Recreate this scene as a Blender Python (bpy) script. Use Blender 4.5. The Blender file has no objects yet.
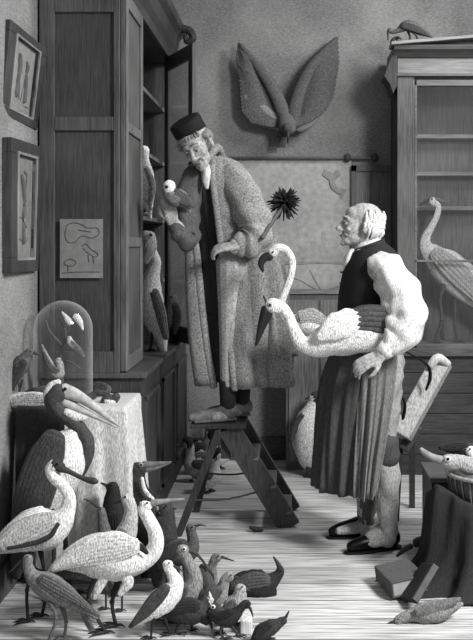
import bpy, math, random
from mathutils import Vector, Matrix, noise
random.seed(7)
SC = bpy.context.scene
COL = SC.collection
F, VX, HY, EYE = 900.0, 290.0, 245.0, 1.5      # camera: focal length in px, vanishing point, eye height
PI = math.pi

def S(px, py, Y):
    return Vector(((px-VX)*Y/F, Y, EYE-(py-HY)*Y/F))
def gy(py):                                    # depth of a floor point seen at row py
    return EYE*F/(py-HY)

# ------------------------------------------------------------------ materials
MC = {}
def lin(v): return ((v+0.055)/1.055)**2.4 if v > 0.04 else v/12.92
def mat(v, kind='plain'):
    key = (round(v, 3), kind)
    if key in MC: return MC[key]
    m = bpy.data.materials.new('%s_grey_%d' % (kind, int(v*100))); m.use_nodes = True
    nt = m.node_tree; N = nt.nodes; L = nt.links
    b = N['Principled BSDF']; tc = N.new('ShaderNodeTexCoord')
    P = {  # scale xyz, noise scale, contrast, bump, roughness, detail
        'plain': ((1,1,1), 40, .12, .1, .6, 2),
        'feather': ((1,1,.4), 190, .22, .6, .75, 2),
        'down': ((1,1,1), 210, .18, .4, .85, 2),
        'cloth': ((1.6,1.6,.35), 150, .17, .3, .85, 2),
        'brocade': ((1,1,1), 140, .30, .3, .8, 2),
        'skin': ((1,1,1), 90, .16, .12, .55, 2),
        'wood': ((5,5,.25), 28, .36, .25, .5, 5),
        'woodx': ((.25,5,5), 28, .36, .25, .5, 5),
        'wall': ((1.2,1.2,3.5), 45, .26, .1, .9, 5),
        'paper': ((1,1,1), 25, .14, .05, .9, 4),
        'metal': ((1,1,1), 30, .1, .05, .3, 2),
    }[kind]
    mp = N.new('ShaderNodeMapping'); mp.inputs['Scale'].default_value = P[0]
    L.new(tc.outputs['Object'], mp.inputs[0])
    nz = N.new('ShaderNodeTexNoise'); nz.inputs['Scale'].default_value = P[1]; nz.inputs['Detail'].default_value = P[5]
    L.new(mp.outputs[0], nz.inputs['Vector'])
    src = nz.outputs['Fac']
    if kind == 'brocade':
        vo = N.new('ShaderNodeTexVoronoi'); vo.inputs['Scale'].default_value = 105
        L.new(tc.outputs['Object'], vo.inputs['Vector'])
        mx = N.new('ShaderNodeMath'); mx.operation = 'MULTIPLY_ADD'; mx.inputs[1].default_value = .36
        L.new(vo.outputs['Distance'], mx.inputs[0])
        m2 = N.new('ShaderNodeMath'); m2.operation = 'MULTIPLY'; m2.inputs[1].default_value = .75
        L.new(nz.outputs['Fac'], m2.inputs[0]); L.new(m2.outputs[0], mx.inputs[2]); src = mx.outputs[0]
    if kind in ('wood', 'woodx', 'wall', 'paper'):     # large soft mottling, the stain of age
        n2 = N.new('ShaderNodeTexNoise'); n2.inputs['Scale'].default_value = 2.2; n2.inputs['Detail'].default_value = 4
        L.new(tc.outputs['Object'], n2.inputs['Vector'])
        ad = N.new('ShaderNodeMath'); ad.operation = 'MULTIPLY_ADD'; ad.inputs[1].default_value = .5
        m2 = N.new('ShaderNodeMath'); m2.operation = 'MULTIPLY'; m2.inputs[1].default_value = .5
        L.new(n2.outputs['Fac'], ad.inputs[0]); L.new(src, m2.inputs[0]); L.new(m2.outputs[0], ad.inputs[2]); src = ad.outputs[0]
    cr = N.new('ShaderNodeValToRGB'); c = P[2]
    lo, hi = lin(max(v*(1-c), .01)), lin(min(v*(1+c), 1))
    cr.color_ramp.elements[0].position = .33; cr.color_ramp.elements[1].position = .67
    cr.color_ramp.elements[0].color = (lo, lo, lo*.99, 1); cr.color_ramp.elements[1].color = (hi, hi, hi*.99, 1)
    L.new(src, cr.inputs[0]); L.new(cr.outputs[0], b.inputs['Base Color'])
    b.inputs['Roughness'].default_value = P[4]
    b.inputs['Specular IOR Level'].default_value = .25
    if kind == 'metal': b.inputs['Metallic'].default_value = .6
    bp = N.new('ShaderNodeBump'); bp.inputs['Strength'].default_value = P[3]; bp.inputs['Distance'].default_value = .004
    L.new(nz.outputs['Fac'], bp.inputs['Height']); L.new(bp.outputs[0], b.inputs['Normal'])
    MC[key] = m; return m

def floor_mat():
    m = bpy.data.materials.new('floor_boards'); m.use_nodes = True
    nt = m.node_tree; N = nt.nodes; L = nt.links; b = N['Principled BSDF']
    tc = N.new('ShaderNodeTexCoord')
    br = N.new('ShaderNodeTexBrick'); br.offset = .1; br.inputs['Scale'].default_value = 1
    br.inputs['Brick Width'].default_value = 9; br.inputs['Row Height'].default_value = .19
    br.inputs['Mortar Size'].default_value = .0035; br.inputs['Mortar Smooth'].default_value = .3
    br.inputs['Color1'].default_value = (.66,.66,.655,1); br.inputs['Color2'].default_value = (.46,.46,.455,1)
    br.inputs['Mortar'].default_value = (.05,.05,.05,1)
    m0 = N.new('ShaderNodeMapping'); m0.inputs['Location'].default_value = (3, 0, 0); L.new(tc.outputs['Object'], m0.inputs[0]); L.new(m0.outputs[0], br.inputs['Vector'])
    mp = N.new('ShaderNodeMapping'); mp.inputs['Scale'].default_value = (2.2, 75, 1)
    L.new(tc.outputs['Object'], mp.inputs[0])
    nz = N.new('ShaderNodeTexNoise'); nz.inputs['Scale'].default_value = 1.6; nz.inputs['Detail'].default_value = 5
    L.new(mp.outputs[0], nz.inputs['Vector'])
    cr = N.new('ShaderNodeValToRGB')
    cr.color_ramp.elements[0].position = .36; cr.color_ramp.elements[0].color = (.30,.30,.30,1)
    cr.color_ramp.elements[1].position = .56; cr.color_ramp.elements[1].color = (1,1,1,1)
    L.new(nz.outputs['Fac'], cr.inputs[0])
    mx = N.new('ShaderNodeMixRGB'); mx.blend_type = 'MULTIPLY'; mx.inputs[0].default_value = 1
    L.new(br.outputs['Color'], mx.inputs[1]); L.new(cr.outputs[0], mx.inputs[2])
    L.new(mx.outputs[0], b.inputs['Base Color']); b.inputs['Roughness'].default_value = .7
    b.inputs['Specular IOR Level'].default_value = .2
    return m

def glass_mat():
    m = bpy.data.materials.new('thin_glass'); m.use_nodes = True
    nt = m.node_tree; N = nt.nodes; L = nt.links
    for n in list(N): N.remove(n)
    o = N.new('ShaderNodeOutputMaterial'); t = N.new('ShaderNodeBsdfTransparent'); g = N.new('ShaderNodeBsdfGlossy')
    t.inputs[0].default_value = (.93,.93,.93,1); g.inputs['Roughness'].default_value = .06; g.inputs[0].default_value = (.9,.9,.9,1)
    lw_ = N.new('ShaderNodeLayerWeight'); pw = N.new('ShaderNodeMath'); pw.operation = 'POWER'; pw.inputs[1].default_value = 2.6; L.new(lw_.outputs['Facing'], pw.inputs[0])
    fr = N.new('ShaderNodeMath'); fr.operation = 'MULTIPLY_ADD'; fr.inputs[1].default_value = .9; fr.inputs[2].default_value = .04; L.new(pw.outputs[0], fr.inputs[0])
    df = N.new('ShaderNodeBsdfDiffuse'); df.inputs[0].default_value = (.8,.8,.8,1); gm = N.new('ShaderNodeMixShader'); gm.inputs[0].default_value = .45  # white diffuse paints the bright glass edges at grazing angles
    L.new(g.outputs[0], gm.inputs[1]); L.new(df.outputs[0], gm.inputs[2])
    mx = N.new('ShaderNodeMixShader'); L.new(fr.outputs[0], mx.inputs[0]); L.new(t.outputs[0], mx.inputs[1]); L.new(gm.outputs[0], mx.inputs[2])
    L.new(mx.outputs[0], o.inputs[0]); return m
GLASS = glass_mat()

# ------------------------------------------------------------------ mesh builder
def crom(pts, n):
    """Catmull-Rom through vectors; returns list"""
    if len(pts) < 3: 
        return [pts[0].lerp(pts[-1], i/n) for i in range(n+1)]
    P = [pts[0]*2-pts[1]] + list(pts) + [pts[-1]*2-pts[-2]]
    out = []
    for i in range(1, len(P)-2):
        a, b, c, d = P[i-1], P[i], P[i+1], P[i+2]
        for j in range(n):
            t = j/n
            out.append(.5*((2*b)+(c-a)*t+(2*a-5*b+4*c-d)*t*t+(3*b-a-3*c+d)*t**3))
    out.append(pts[-1].copy()); return out

class MB:
    def __init__(s): s.v = []; s.f = []
    def ring_loft(s, rings, close=True, caps=True):
        b = len(s.v); n = len(rings[0])
        for r in rings: s.v.extend(r)
        for i in range(len(rings)-1):
            for j in range(n if close else n-1):
                k = (j+1) % n
                s.f.append((b+i*n+j, b+i*n+k, b+(i+1)*n+k, b+(i+1)*n+j))
        if caps and close:
            s.f.append(tuple(b+j for j in reversed(range(n))))
            s.f.append(tuple(b+(len(rings)-1)*n+j for j in range(n)))
        return s
    def tube(s, pts, rad, lat=None, w=1.0, seg=12, sub=4, mod=None, off=None, round_ends=True):
        """pts: Vectors, rad: radii. lat: lateral axis (radius r*w along it)."""
        P4 = [Vector((p.x, p.y, p.z, r)) for p, r in zip(pts, rad)]
        C = crom(P4, sub) if sub > 1 else P4
        cen = [Vector(c[:3]) for c in C]; rr = [max(c[3], 1e-4) for c in C]
        if round_ends:
            t0 = (cen[0]-cen[1]).normalized(); t1 = (cen[-1]-cen[-2]).normalized()
            for q in (.6, .93):
                cen.insert(0, cen[0 if q == .6 else 0]+t0*rr[0]*(.45 if q == .6 else .25)); 
                rr.insert(0, (rr[0]*.78 if q == .6 else rr[0]*.5))
                cen.append(cen[-1]+t1*rr[-1]*(.45 if q == .6 else .25)); rr.append(rr[-1]*.78 if q == .6 else rr[-1]*.5)
        rings = []; up = None
        m = len(cen)
        for i, c in enumerate(cen):
            t = (cen[min(i+1, m-1)]-cen[max(i-1, 0)])
            if t.length < 1e-9: t = Vector((0,0,1))
            t.normalize()
            if lat is not None:
                l = (lat-t*lat.dot(t))
                l = l.normalized() if l.length > 1e-4 else Vector((0,1,0))
                n = t.cross(l)
            else:
                if up is None:
                    up = t.orthogonal().normalized()
                up = (up-t*up.dot(t)).normalized(); n = up; l = t.cross(n)
            ww = w[min(int(i*len(w)/m), len(w)-1)] if isinstance(w, (list, tuple)) else w
            ring = []
            for k in range(seg):
                a = 2*PI*k/seg
                q = rr[i]*(mod(a, i/(m-1)) if mod else 1)
                ring.append(c + n*(q*math.cos(a)) + l*(q*ww*math.sin(a)) + (off or Vector()))
            rings.append(ring)
        return s.ring_loft(rings)
    def ell(s, c, r, seg=14, M=None):
        rings = []
        for i in range(1, seg//2+1):
            ph = PI*i/(seg//2+1)
            ring = []
            for k in range(seg):
                a = 2*PI*k/seg
                p = Vector((r[0]*math.sin(ph)*math.cos(a), r[1]*math.sin(ph)*math.sin(a), r[2]*math.cos(ph)))
                if M: p = M @ p
                ring.append(Vector(c)+p)
            rings.append(ring)
        return s.ring_loft(rings[::-1])
    def box(s, c, d, M=None):
        b = len(s.v)
        for x in (-1,1):
            for y in (-1,1):
                for z in (-1,1):
                    p = Vector((x*d[0]/2, y*d[1]/2, z*d[2]/2))
                    s.v.append(Vector(c)+((M @ p) if M else p))
        for f in ((0,1,3,2),(4,6,7,5),(0,4,5,1),(2,3,7,6),(0,2,6,4),(1,5,7,3)): s.f.append(tuple(b+i for i in f))
        return s
    def bx(s, x0, x1, y0, y1, z0, z1): return s.box(((x0+x1)/2,(y0+y1)/2,(z0+z1)/2),(abs(x1-x0),abs(y1-y0),abs(z1-z0)))
    def beam(s, a, b, w, h, side=Vector((0,1,0))):
        a = Vector(a); b = Vector(b); t = (b-a).normalized(); l = (side-t*side.dot(t)).normalized(); n = t.cross(l)
        M = Matrix((t, l, n)).transposed()
        return s.box((a+b)/2, ((b-a).length, w, h), M)
    def prism(s, poly, ext):
        b = len(s.v); n = len(poly); ext = Vector(ext)
        s.v += [Vector(p) for p in poly]+[Vector(p)+ext for p in poly]
        s.f.append(tuple(b+i for i in range(n))); s.f.append(tuple(b+n+i for i in reversed(range(n))))
        for i in range(n): s.f.append((b+(i+1)%n, b+i, b+n+i, b+n+(i+1)%n))
        return s
    def lathe(s, c, prof, seg=32, ax=1.0):
        rings = [[Vector((c[0]+r*math.cos(2*PI*k/seg), c[1]+r*ax*math.sin(2*PI*k/seg), c[2]+z)) for k in range(seg)] for r, z in prof]
        return s.ring_loft(rings)

def rootloc(p):
    v = Vector()
    while p is not None: v += p.location; p = p.parent
    return v
def link(name, me, m, parent=None, smooth=True):
    o = bpy.data.objects.new(name, me); COL.objects.link(o)
    if parent is not None: o.parent = parent
    if m: me.materials.clear(); me.materials.append(m)
    if smooth:
        me.polygons.foreach_set('use_smooth', [True]*len(me.polygons))
    return o
def fixn(me):
    import bmesh
    bm = bmesh.new(); bm.from_mesh(me); bmesh.ops.recalc_face_normals(bm, faces=bm.faces); bm.to_mesh(me); bm.free()
def obj(name, mb, m, parent=None, smooth=True, base=None, bevel=0):
    """one mesh object; world vertices are re-based on the parent (or on base for a top-level one)"""
    off = rootloc(parent) if parent is not None else Vector(base or (0,0,0))
    me = bpy.data.meshes.new(name); me.from_pydata([tuple(v-off) for v in mb.v], [], mb.f); me.update(); fixn(me)
    o = link(name, me, m, parent, smooth)
    if parent is None and base is not None: o.location = base
    if bevel:
        bv = o.modifiers.new('bevel', 'BEVEL'); bv.width = bevel; bv.segments = 2; bv.limit_method = 'ANGLE'
    return o
def organic(name, mb, m, parent, vox=.006, smooth=4, base=None):
    off = rootloc(parent) if parent is not None else Vector(base or (0,0,0))
    me = bpy.data.meshes.new(name); me.from_pydata([tuple(v-off) for v in mb.v], [], mb.f); me.update(); fixn(me)
    t = bpy.data.objects.new('tmp', me); COL.objects.link(t)
    r = t.modifiers.new('r', 'REMESH'); r.mode = 'VOXEL'; r.voxel_size = vox
    sm = t.modifiers.new('s', 'SMOOTH'); sm.factor = .5; sm.iterations = smooth
    bpy.context.view_layer.update()
    dg = bpy.context.evaluated_depsgraph_get()
    me2 = bpy.data.meshes.new_from_object(t.evaluated_get(dg)); me2.name = name
    bpy.data.objects.remove(t)
    o = link(name, me2, m, parent)
    if parent is None and base is not None: o.location = base
    return o
def tag(o, label=None, cat=None, group=None, kind=None):
    if label: o['label'] = label
    if cat: o['category'] = cat
    if group: o['group'] = group
    if kind: o['kind'] = kind
    return o
def thing(name, label, cat, loc, group=None):
    o = bpy.data.objects.new(name, None); COL.objects.link(o); o.location = loc; o.empty_display_size = .1
    return tag(o, label, cat, group)
def struct(name, mb, m, **k):
    return tag(obj(name, mb, m, smooth=False, **k), kind='structure')

# ------------------------------------------------------------------ birds
def bird(name, label, cat, Y, spine, bill, legs=(), wing=None, tone=.5, wtone=None, btone=.2, ltone=.2, k=0.0, w=.8,
         eye=None, etone=.05, ering=None, zb=0.0, extra=(), toe=.035, legr=1.1, group=None, feet=True, neck=None, kind='feather',
         wside=.72, primaries=5, hipoff=None, tail=None):
    """A bird traced as a side view at depth Y; k turns it towards depth. spine runs tail -> head with radii in px."""
    fx = sum(l[-1][0] for l in legs)/len(legs) if legs else spine[len(spine)//2][0]
    Xb = (fx-VX)*Y/F
    root = thing(name, label, cat, (Xb, Y, zb), group)
    heading = Vector((1, k, 0)).normalized(); lat = Vector((-heading.y, heading.x, 0))
    def P(px, py, off=0.0):
        a = (px-VX)/F
        Yd = (Y-k*Xb+off*lat.y)/(1-k*a)
        return Vector((a*Yd+off*lat.x*0, Yd, EYE-(py-HY)*Yd/F))
    def R(r): return r*Y/F
    def T(mb, pts, ww=w, off=0, seg=14, sub=5, mod=None):
        mb.tube([P(p[0], p[1], off) for p in pts], [R(p[2]) for p in pts], lat=lat, w=ww, seg=seg, sub=sub, mod=mod); return mb
    rmax = max(p[2] for p in spine)
    def fluff(a, s): return 1+.05*math.sin(7*a+23*s)+.03*math.sin(11*a-31*s)
    body = obj('body', T(MB(), spine, mod=fluff if kind != 'plain' else None, seg=20), mat(tone, kind), root)
    if neck: obj('neck', T(MB(), neck[0], ww=.9, mod=fluff), mat(neck[1], kind), root)
    for nm, pts, tn, ww, off in extra:
        obj(nm, T(MB(), pts, ww=ww, off=R(off), mod=fluff), mat(tn, kind), root)
    if bill:
        bills = bill if isinstance(bill[0][0], (list, tuple)) else [bill]
        mb = MB()
        for bb in bills: T(mb, bb, ww=.8, seg=8, sub=4)
        obj('bill', mb, mat(btone, 'plain'), root)
    if wing:
        wt = tone*.6 if wtone is None else wtone
        for sgn in (-1, 1):
            mb = MB(); o = sgn*R(rmax)*w*wside
            T(mb, wing, ww=.38, off=o, seg=14)
            # long feathers laid along the folded wing
            C = crom([Vector((p[0], p[1], p[2])) for p in wing], 5); n = len(C)
            for j in range(primaries):
                u = (j+.5)/primaries*1.7-.85
                pts = []
                for i in range(0, n, 2):
                    c = C[i]; d = C[min(i+1, n-1)]-C[max(i-1, 0)]
                    l = math.hypot(d.x, d.y) or 1; nx, ny = -d.y/l, d.x/l
                    uu = u*(1-.0*i/n)
                    pts.append((c.x+nx*uu*c.z, c.y+ny*uu*c.z, max(c.z*.24, .5)))
                if len(pts) > 2:
                    q = math.sqrt(max(0, 1-u*u))
                    mb.tube([P(p[0], p[1], o+sgn*R(rmax)*.26*q*.9) for p in pts], [R(p[2]) for p in pts], lat=lat, w=.55, seg=6, sub=2)
            obj('wing', mb, mat(wt, kind), root)
    if tail:
        mb = MB()
        x0, y0, x1, y1, wd = tail
        for j in range(5):
            u = (j-2)/2
            dx, dy = x1-x0, y1-y0; l = math.hypot(dx, dy); nx, ny = -dy/l, dx/l
            mb.tube([P(x0, y0, R(wd)*u*.5), P((x0+x1)/2+nx*u*wd*.3, (y0+y1)/2+ny*u*wd*.3, R(wd)*u*.8), P(x1+nx*u*wd*.5, y1+ny*u*wd*.5, R(wd)*u)],
                    [R(wd*.4), R(wd*.38), R(wd*.15)], lat=lat, w=.4, seg=8, sub=3)
        obj('tail', mb, mat(wtone if wtone is not None else tone*.7, kind), root)
    ho = R(rmax)*w*.42 if hipoff is None else hipoff
    for i, lg in enumerate(legs):
        sgn = -1 if i % 2 == 0 else 1
        pts = [P(q[0], q[1], sgn*ho) for q in lg]
        pts[-1].z = zb+R(legr)*.9
        mb = MB(); rad = [R(legr*1.9)]+[R(legr)]*(len(pts)-1)
        mb.tube(pts, rad, seg=8, sub=3)
        if len(pts) > 2: mb.ell(pts[-2], (R(legr)*1.4,)*3, seg=8)
        if feet:
            f = pts[-1]; dirn = 1 if (spine[-1][0] >= spine[len(spine)//2][0]) else -1
            for a in (-.6, 0, .6, PI):
                ln = toe*(.5 if a == PI else 1)
                d = Vector((math.cos(a)*dirn, math.sin(a)*.9, 0))
                mb.tube([f, f+d*ln*.5+Vector((0,0,.004)), Vector((f.x+d.x*ln, f.y+d.y*ln, zb+.003))], [R(legr)*.8, R(legr)*.7, .0015], seg=6, sub=2)
        obj('leg', mb, mat(ltone, 'plain'), root)
    if eye:
        rr = R(eye[2]); hr = R(spine[-1][2] if not neck else neck[0][-1][2])*(.9 if neck else w)
        if len(eye) > 3: hr = R(eye[3])
        for sgn in (-1, 1):
            if ering is not None:
                obj('eye_ring', MB().ell(P(eye[0], eye[1], sgn*(hr*.80)), (rr*2.1, rr*.8, rr*2.1), seg=10), mat(ering, 'down'), root)
            obj('eye', MB().ell(P(eye[0], eye[1], sgn*(hr*.95)), (rr, rr*.8, rr), seg=10), mat(etone, 'metal'), root)
    return root

# ================================================================== THE ROOM
YW = 6.3; XL = -1.232
struct('floor', MB().bx(-2.2, 3.2, .6, 6.6, -.05, 0), floor_mat())
struct('wall_back', MB().bx(XL-.1, 3.2, YW, YW+.1, 0, 3.6), mat(.48, 'wall'))
struct('wall_left', MB().bx(XL-.1, XL, 1.0, YW, 0, 3.6), mat(.49, 'wall'))
mb = MB().bx(-.70, 1.0, YW-.02, YW, 0, .14); mb.bx(-.70, 1.0, YW-.028, YW, .14, .155)
struct('baseboard_back', mb, mat(.28, 'woodx'))
mb = MB().bx(XL, XL+.02, 1.0, 4.38, 0, .14)
struct('baseboard_left', mb, mat(.28, 'wood'))
# dark door at the right of the back wall, half hidden by the man
dx0, dx1 = (351-VX)*YW/F, (388-VX)*YW/F
zt = EYE+(HY-166)*YW/F
mb = MB().bx(dx0, dx1+.02, YW-.03, YW, 0, zt)
d = tag(obj('door_1', mb, mat(.36, 'wood'), smooth=False), kind='structure')
mb = MB().bx(dx0, dx0+.035, YW-.045, YW-.03, 0, zt); mb.bx(dx0, dx1+.02, YW-.045, YW-.03, zt-.04, zt); mb.bx((370-VX)*YW/F, (371.5-VX)*YW/F, YW-.04, YW-.03, 0, zt)
obj('door_frame', mb, mat(.31, 'wood'), d, smooth=False)

# ================================================================== LEFT CUPBOARD
X1, X2, YN = -.83, -.728, 4.4
WD = .30
cab = thing('tall_cupboard', 'tall dark panelled wooden cupboard against the left wall, its glazed door swung open', 'cupboard', (-1.0, 5.3, 0))
def cb(n, mb, v=WD, k='wood', bev=.004, p=None): return obj(n, mb, mat(v*.78, k), p or cab, smooth=False, bevel=bev)
cb('base_cabinet', MB().bx(XL+.01, X2, YN, YW-.01, 0, .85), .27)
mb = MB()
for y0 in (YN+.08, YN+.72, YN+1.36): 
    mb.bx(X2, X2+.012, y0, y0+.5, .12, .14); mb.bx(X2, X2+.012, y0, y0+.5, .72, .74); mb.bx(X2, X2+.012, y0, y0+.02, .12, .74); mb.bx(X2, X2+.012, y0+.48, y0+.5, .12, .74)
cb('base_moulding', mb, .33, bev=0)
cb('ledge', MB().bx(XL+.01, X2+.025, YN-.02, YW-.01, .85, .875), .36)
# end panel facing the viewer
e0, e1 = XL+.01, X1
mb = MB().bx(e0, e1, YN, YN+.02, .875, 2.75)
cb('end_panel', mb, .30)
mb = MB(); sw = .075
mb.bx(e0, e0+sw, YN-.018, YN, .875, 2.75); mb.bx(e1-.03, e1, YN-.018, YN, .875, 2.75)
for za, zb_ in ((.875, .98), (EYE+(HY-131)*YN/F, EYE+(HY-117)*YN/F), (EYE+(HY-13)*YN/F, 2.75)): mb.bx(e0+sw, e1-.03, YN-.018, YN, za, zb_)
cb('end_frame', mb, .36)
cb('back_board', MB().bx(XL+.01, XL+.03, YN+.02, YW-.02, .875, 2.75), .42)
cb('far_end_panel', MB().bx(XL+.03, X1, YW-.12, YW-.1, .875, 2.75), .34)
cb('top_board', MB().bx(XL+.01, X1, YN, YW-.1, 2.75, 2.78), .3)
for z in (1.26, 1.66, 2.05, 2.42):
    cb('shelf', MB().bx(XL+.03, X1-.03, YN+.02, YW-.12, z-.012, z+.012), .5, bev=0)
# near leaf, closed, seen edge-on
nd = cb('door', MB().bx(X1, X1+.022, YN, 4.88, .88, 2.74), .40)
mb = MB()
for za, zb_ in ((.88,.95),(1.49,1.54),(2.06,2.11),(2.67,2.74)): mb.bx(X1+.022, X1+.034, YN+.05, 4.83, za, zb_)
mb.bx(X1+.022, X1+.034, YN, YN+.05, .88, 2.74); mb.bx(X1+.022, X1+.034, 4.83, 4.88, .88, 2.74)
cb('door_frame', mb, .48, p=nd)
# far leaf, glazed and open into the room
h = Vector((X1, 6.03, 0)); e = Vector((-.593, 5.56, 0)); dv = (e-h).normalized(); nv = Vector((-dv.y, dv.x, 0))
mb = MB(); dw = (e-h).length
def dbeam(mb, u0, u1, z0, z1, th=.026):
    c = h+dv*((u0+u1)/2); c.z = (z0+z1)/2
    mb.box(c, (u1-u0, th, z1-z0), Matrix((dv, nv, Vector((0,0,1)))).transposed())
dbeam(mb, 0, .07, .88, 2.75); dbeam(mb, dw-.07, dw, .88, 2.75); dbeam(mb, .07, dw-.07, 2.66, 2.75); dbeam(mb, .07, dw-.07, .88, .98); dbeam(mb, .07, dw-.07, 1.75, 1.78)
gd = cb('door', mb, .36)
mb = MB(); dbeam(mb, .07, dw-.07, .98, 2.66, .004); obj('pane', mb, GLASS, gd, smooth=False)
# cornice with scroll end
prof = [(X1, 2.74), (X1+.03, 2.74), (X1+.035, 2.79), (X1+.06, 2.83), (X1+.075, 2.90), (X1+.11, 2.93), (X1+.11, 2.99), (X1, 3.02)]
cb('cornice', MB().prism([(x, YN-.02, z) for x, z in prof], (0, YW-.1-YN, 0)), .30)
cb('cornice_front', MB().bx(XL+.01, X1, YN-.05, YN, 2.78, 3.0), .27)
kb = MB()
kb.tube([Vector((X1+.10, 6.02, 2.95)), Vector((X1+.16, 6.02, 2.93)), Vector((X1+.18, 6.02, 2.88)), Vector((X1+.14, 6.02, 2.86)), Vector((X1+.13, 6.02, 2.90))], [.03,.028,.025,.02,.015], seg=10)
cb('scroll', kb, .25, bev=0)

# drawing pinned to end panel
def on_end(px, py, y=YN-.021): return S(px, py, y)
a, b_ = on_end(60, 219), on_end(103, 278)
pr = thing('pinned_print', 'pale engraved sheet of animal sketches pinned on the end of the dark cupboard', 'print', ((a.x+b_.x)/2, YN-.019, b_.z))
obj('sheet', MB().bx(a.x, b_.x, YN-.022, YN-.0195, b_.z, a.z), mat(.47, 'paper'), pr, smooth=False)
def stroke(mb, pts, y, r=.0022, plane=None):
    mb.tube([plane(p) if plane else S(p[0], p[1], y) for p in pts], [r]*len(pts), seg=5, sub=4)
mb = MB(); yy = YN-.0235
for q in (((66,226),(72,223),(80,224),(88,228),(97,228),(99,234),(92,238),(82,236),(75,242),(68,242),(65,234),(67,227)),
          ((82,246),(86,244),(92,250),(98,254),(95,257),(88,253),(83,248)), ((88,255),(89,262)), ((93,257),(94,263)),
          ((64,262),(70,259),(76,262),(73,266),(66,265),(64,262)), ((68,266),(68,271)), ((62,273),(80,272),(100,272)), ((78,230),(84,231),(91,232))):
    stroke(mb, q, yy, .0016)
obj('drawing', mb, mat(.24, 'plain'), pr, smooth=False)

# ================================================================== FRAMED PICTURES ON LEFT WALL
def wall_picture(label, c0, c1, c2, c3, mt, fig, deep):
    """corner pixels: top-left, top-right, bottom-right, bottom-left with depths"""
    P4 = [S(*c) for c in (c0, c1, c2, c3)]
    cen = sum(P4, Vector())/4
    r = thing('framed_picture', label, 'picture', cen)
    def uv(u, v, o=0.0):
        p = (P4[0]*(1-u)+P4[1]*u)*(1-v)+(P4[3]*(1-u)+P4[2]*u)*v
        n = (P4[1]-P4[0]).cross(P4[3]-P4[0]).normalized()
        if n.x < 0: n = -n
        return p+n*o
    def slab(u0, u1, v0, v1, o0, o1):
        mb = MB(); poly = [uv(u0,v0,o0), uv(u1,v0,o0), uv(u1,v1,o0), uv(u0,v1,o0)]
        mb.prism(poly, uv(0,0,o1)-uv(0,0,o0)); return mb
    fw, fh = .20, .11
    mbf = MB()
    for q in ((0,1,0,fh),(0,1,1-fh,1),(0,fw,fh,1-fh),(1-fw,1,fh,1-fh)):
        t = slab(*q, -deep, .022); b0 = len(mbf.v); mbf.v += t.v; mbf.f += [tuple(b0+i for i in f) for f in t.f]
    obj('frame', mbf, mat(.22, 'wood'), r, smooth=False, bevel=.003)
    mbl = MB(); lw, lh = .035, .02
    for q in ((fw-lw,1-fw+lw,fh-lh,fh),(fw-lw,1-fw+lw,1-fh,1-fh+lh),(fw-lw,fw,fh,1-fh),(1-fw,1-fw+lw,fh,1-fh)):
        t = slab(*q, .0, .026); b0 = len(mbl.v); mbl.v += t.v; mbl.f += [tuple(b0+i for i in f) for f in t.f]
    obj('inner_moulding', mbl, mat(.46, 'wood'), r, smooth=False)
    s_ = slab(fw, 1-fw, fh, 1-fh, -.008, .004)
    pic = obj('picture_sheet', s_, mat(mt, 'paper'), r, smooth=False)
    mbd = MB()
    for pts, rad in fig:
        mbd.tube([uv(fw+(1-2*fw)*u, fh+(1-2*fh)*v, .005) for u, v in pts], [rad*.6]*len(pts), seg=6, sub=4, lat=(P4[3]-P4[0]).normalized())
    obj('drawing', mbd, mat(.33, 'paper'), pic)
    return r
figs1 = [(((.30,.25),(.32,.40),(.30,.60),(.28,.78)), .026), (((.30,.20),(.33,.24)), .02), (((.66,.28),(.62,.42),(.66,.60),(.68,.8)), .024), (((.62,.24),(.62,.29)), .018),
         (((.34,.36),(.5,.42),(.62,.38)), .008), (((.12,.86),(.5,.88),(.9,.86)), .005), (((.36,.5),(.40,.66),(.42,.8)), .012), (((.58,.5),(.55,.7),(.52,.82)), .010)]
wall_picture('dark framed picture of two standing figures, tilted forward on the left wall',
             (6,19,3.90), (43,49,4.30), (33,130,4.36), (-3,114,3.86), .50, figs1, .02)
figs2 = [(((.35,.2),(.42,.3),(.5,.45),(.45,.6),(.5,.85)), .022), (((.6,.25),(.5,.35)), .014), (((.2,.6),(.45,.62),(.7,.7)), .006), (((.5,.15),(.62,.18),(.6,.28),(.5,.27)), .01), (((.2,.8),(.6,.85),(.8,.8)), .005)]
wall_picture('narrow dark framed portrait hanging below the tilted picture on the left wall',
             (7,137,3.85), (38,147,4.33), (34,271,4.33), (7,273,3.85), .44, figs2, .02)

# ================================================================== WALL CHART WITH ROD (back wall)
cx0, cx1 = (236-VX)*YW/F, (351-VX)*YW/F
z1, z0 = EYE+(HY-160)*YW/F, EYE+(HY-312)*YW/F
ch = thing('wall_chart', 'large pale landscape chart with faint buildings hanging from a rod on the back wall', 'wall chart', ((cx0+cx1)/2, YW-.02, z0))
sh = obj('sheet', MB().bx(cx0, cx1, YW-.02, YW-.012, z0, z1), mat(.62, 'paper'), ch, smooth=False)
mb = MB().tube([Vector((cx0-.1, YW-.04, z1+.01)), Vector(((374-VX)*YW/F, YW-.04, z1+.01))], [.011, .011], sub=2, seg=10)
obj('rod', mb, mat(.3, 'wood'), ch)
for px in (347, 374):
    obj('finial', MB().ell(((px-VX)*YW/F, YW-.04, z1+.012), (.026,.026,.03)), mat(.22, 'wood'), ch)
mb = MB(); yq = YW-.0215
def block(mb, x0, x1, ya, yb):
    p, q = S(x0, ya, YW), S(x1, yb, YW); mb.bx(p.x, q.x, yq-.002, yq, q.z, p.z)
for x0, x1, ya, yb in ((300,311,246,262),(311,322,241,262),(322,326,232,262),(326,336,247,262),(290,300,251,262),(336,343,252,262),(276,290,255,262)): block(mb, x0, x1, ya, yb)
obj('painted_buildings', mb, mat(.585, 'paper'), sh, smooth=False)
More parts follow.
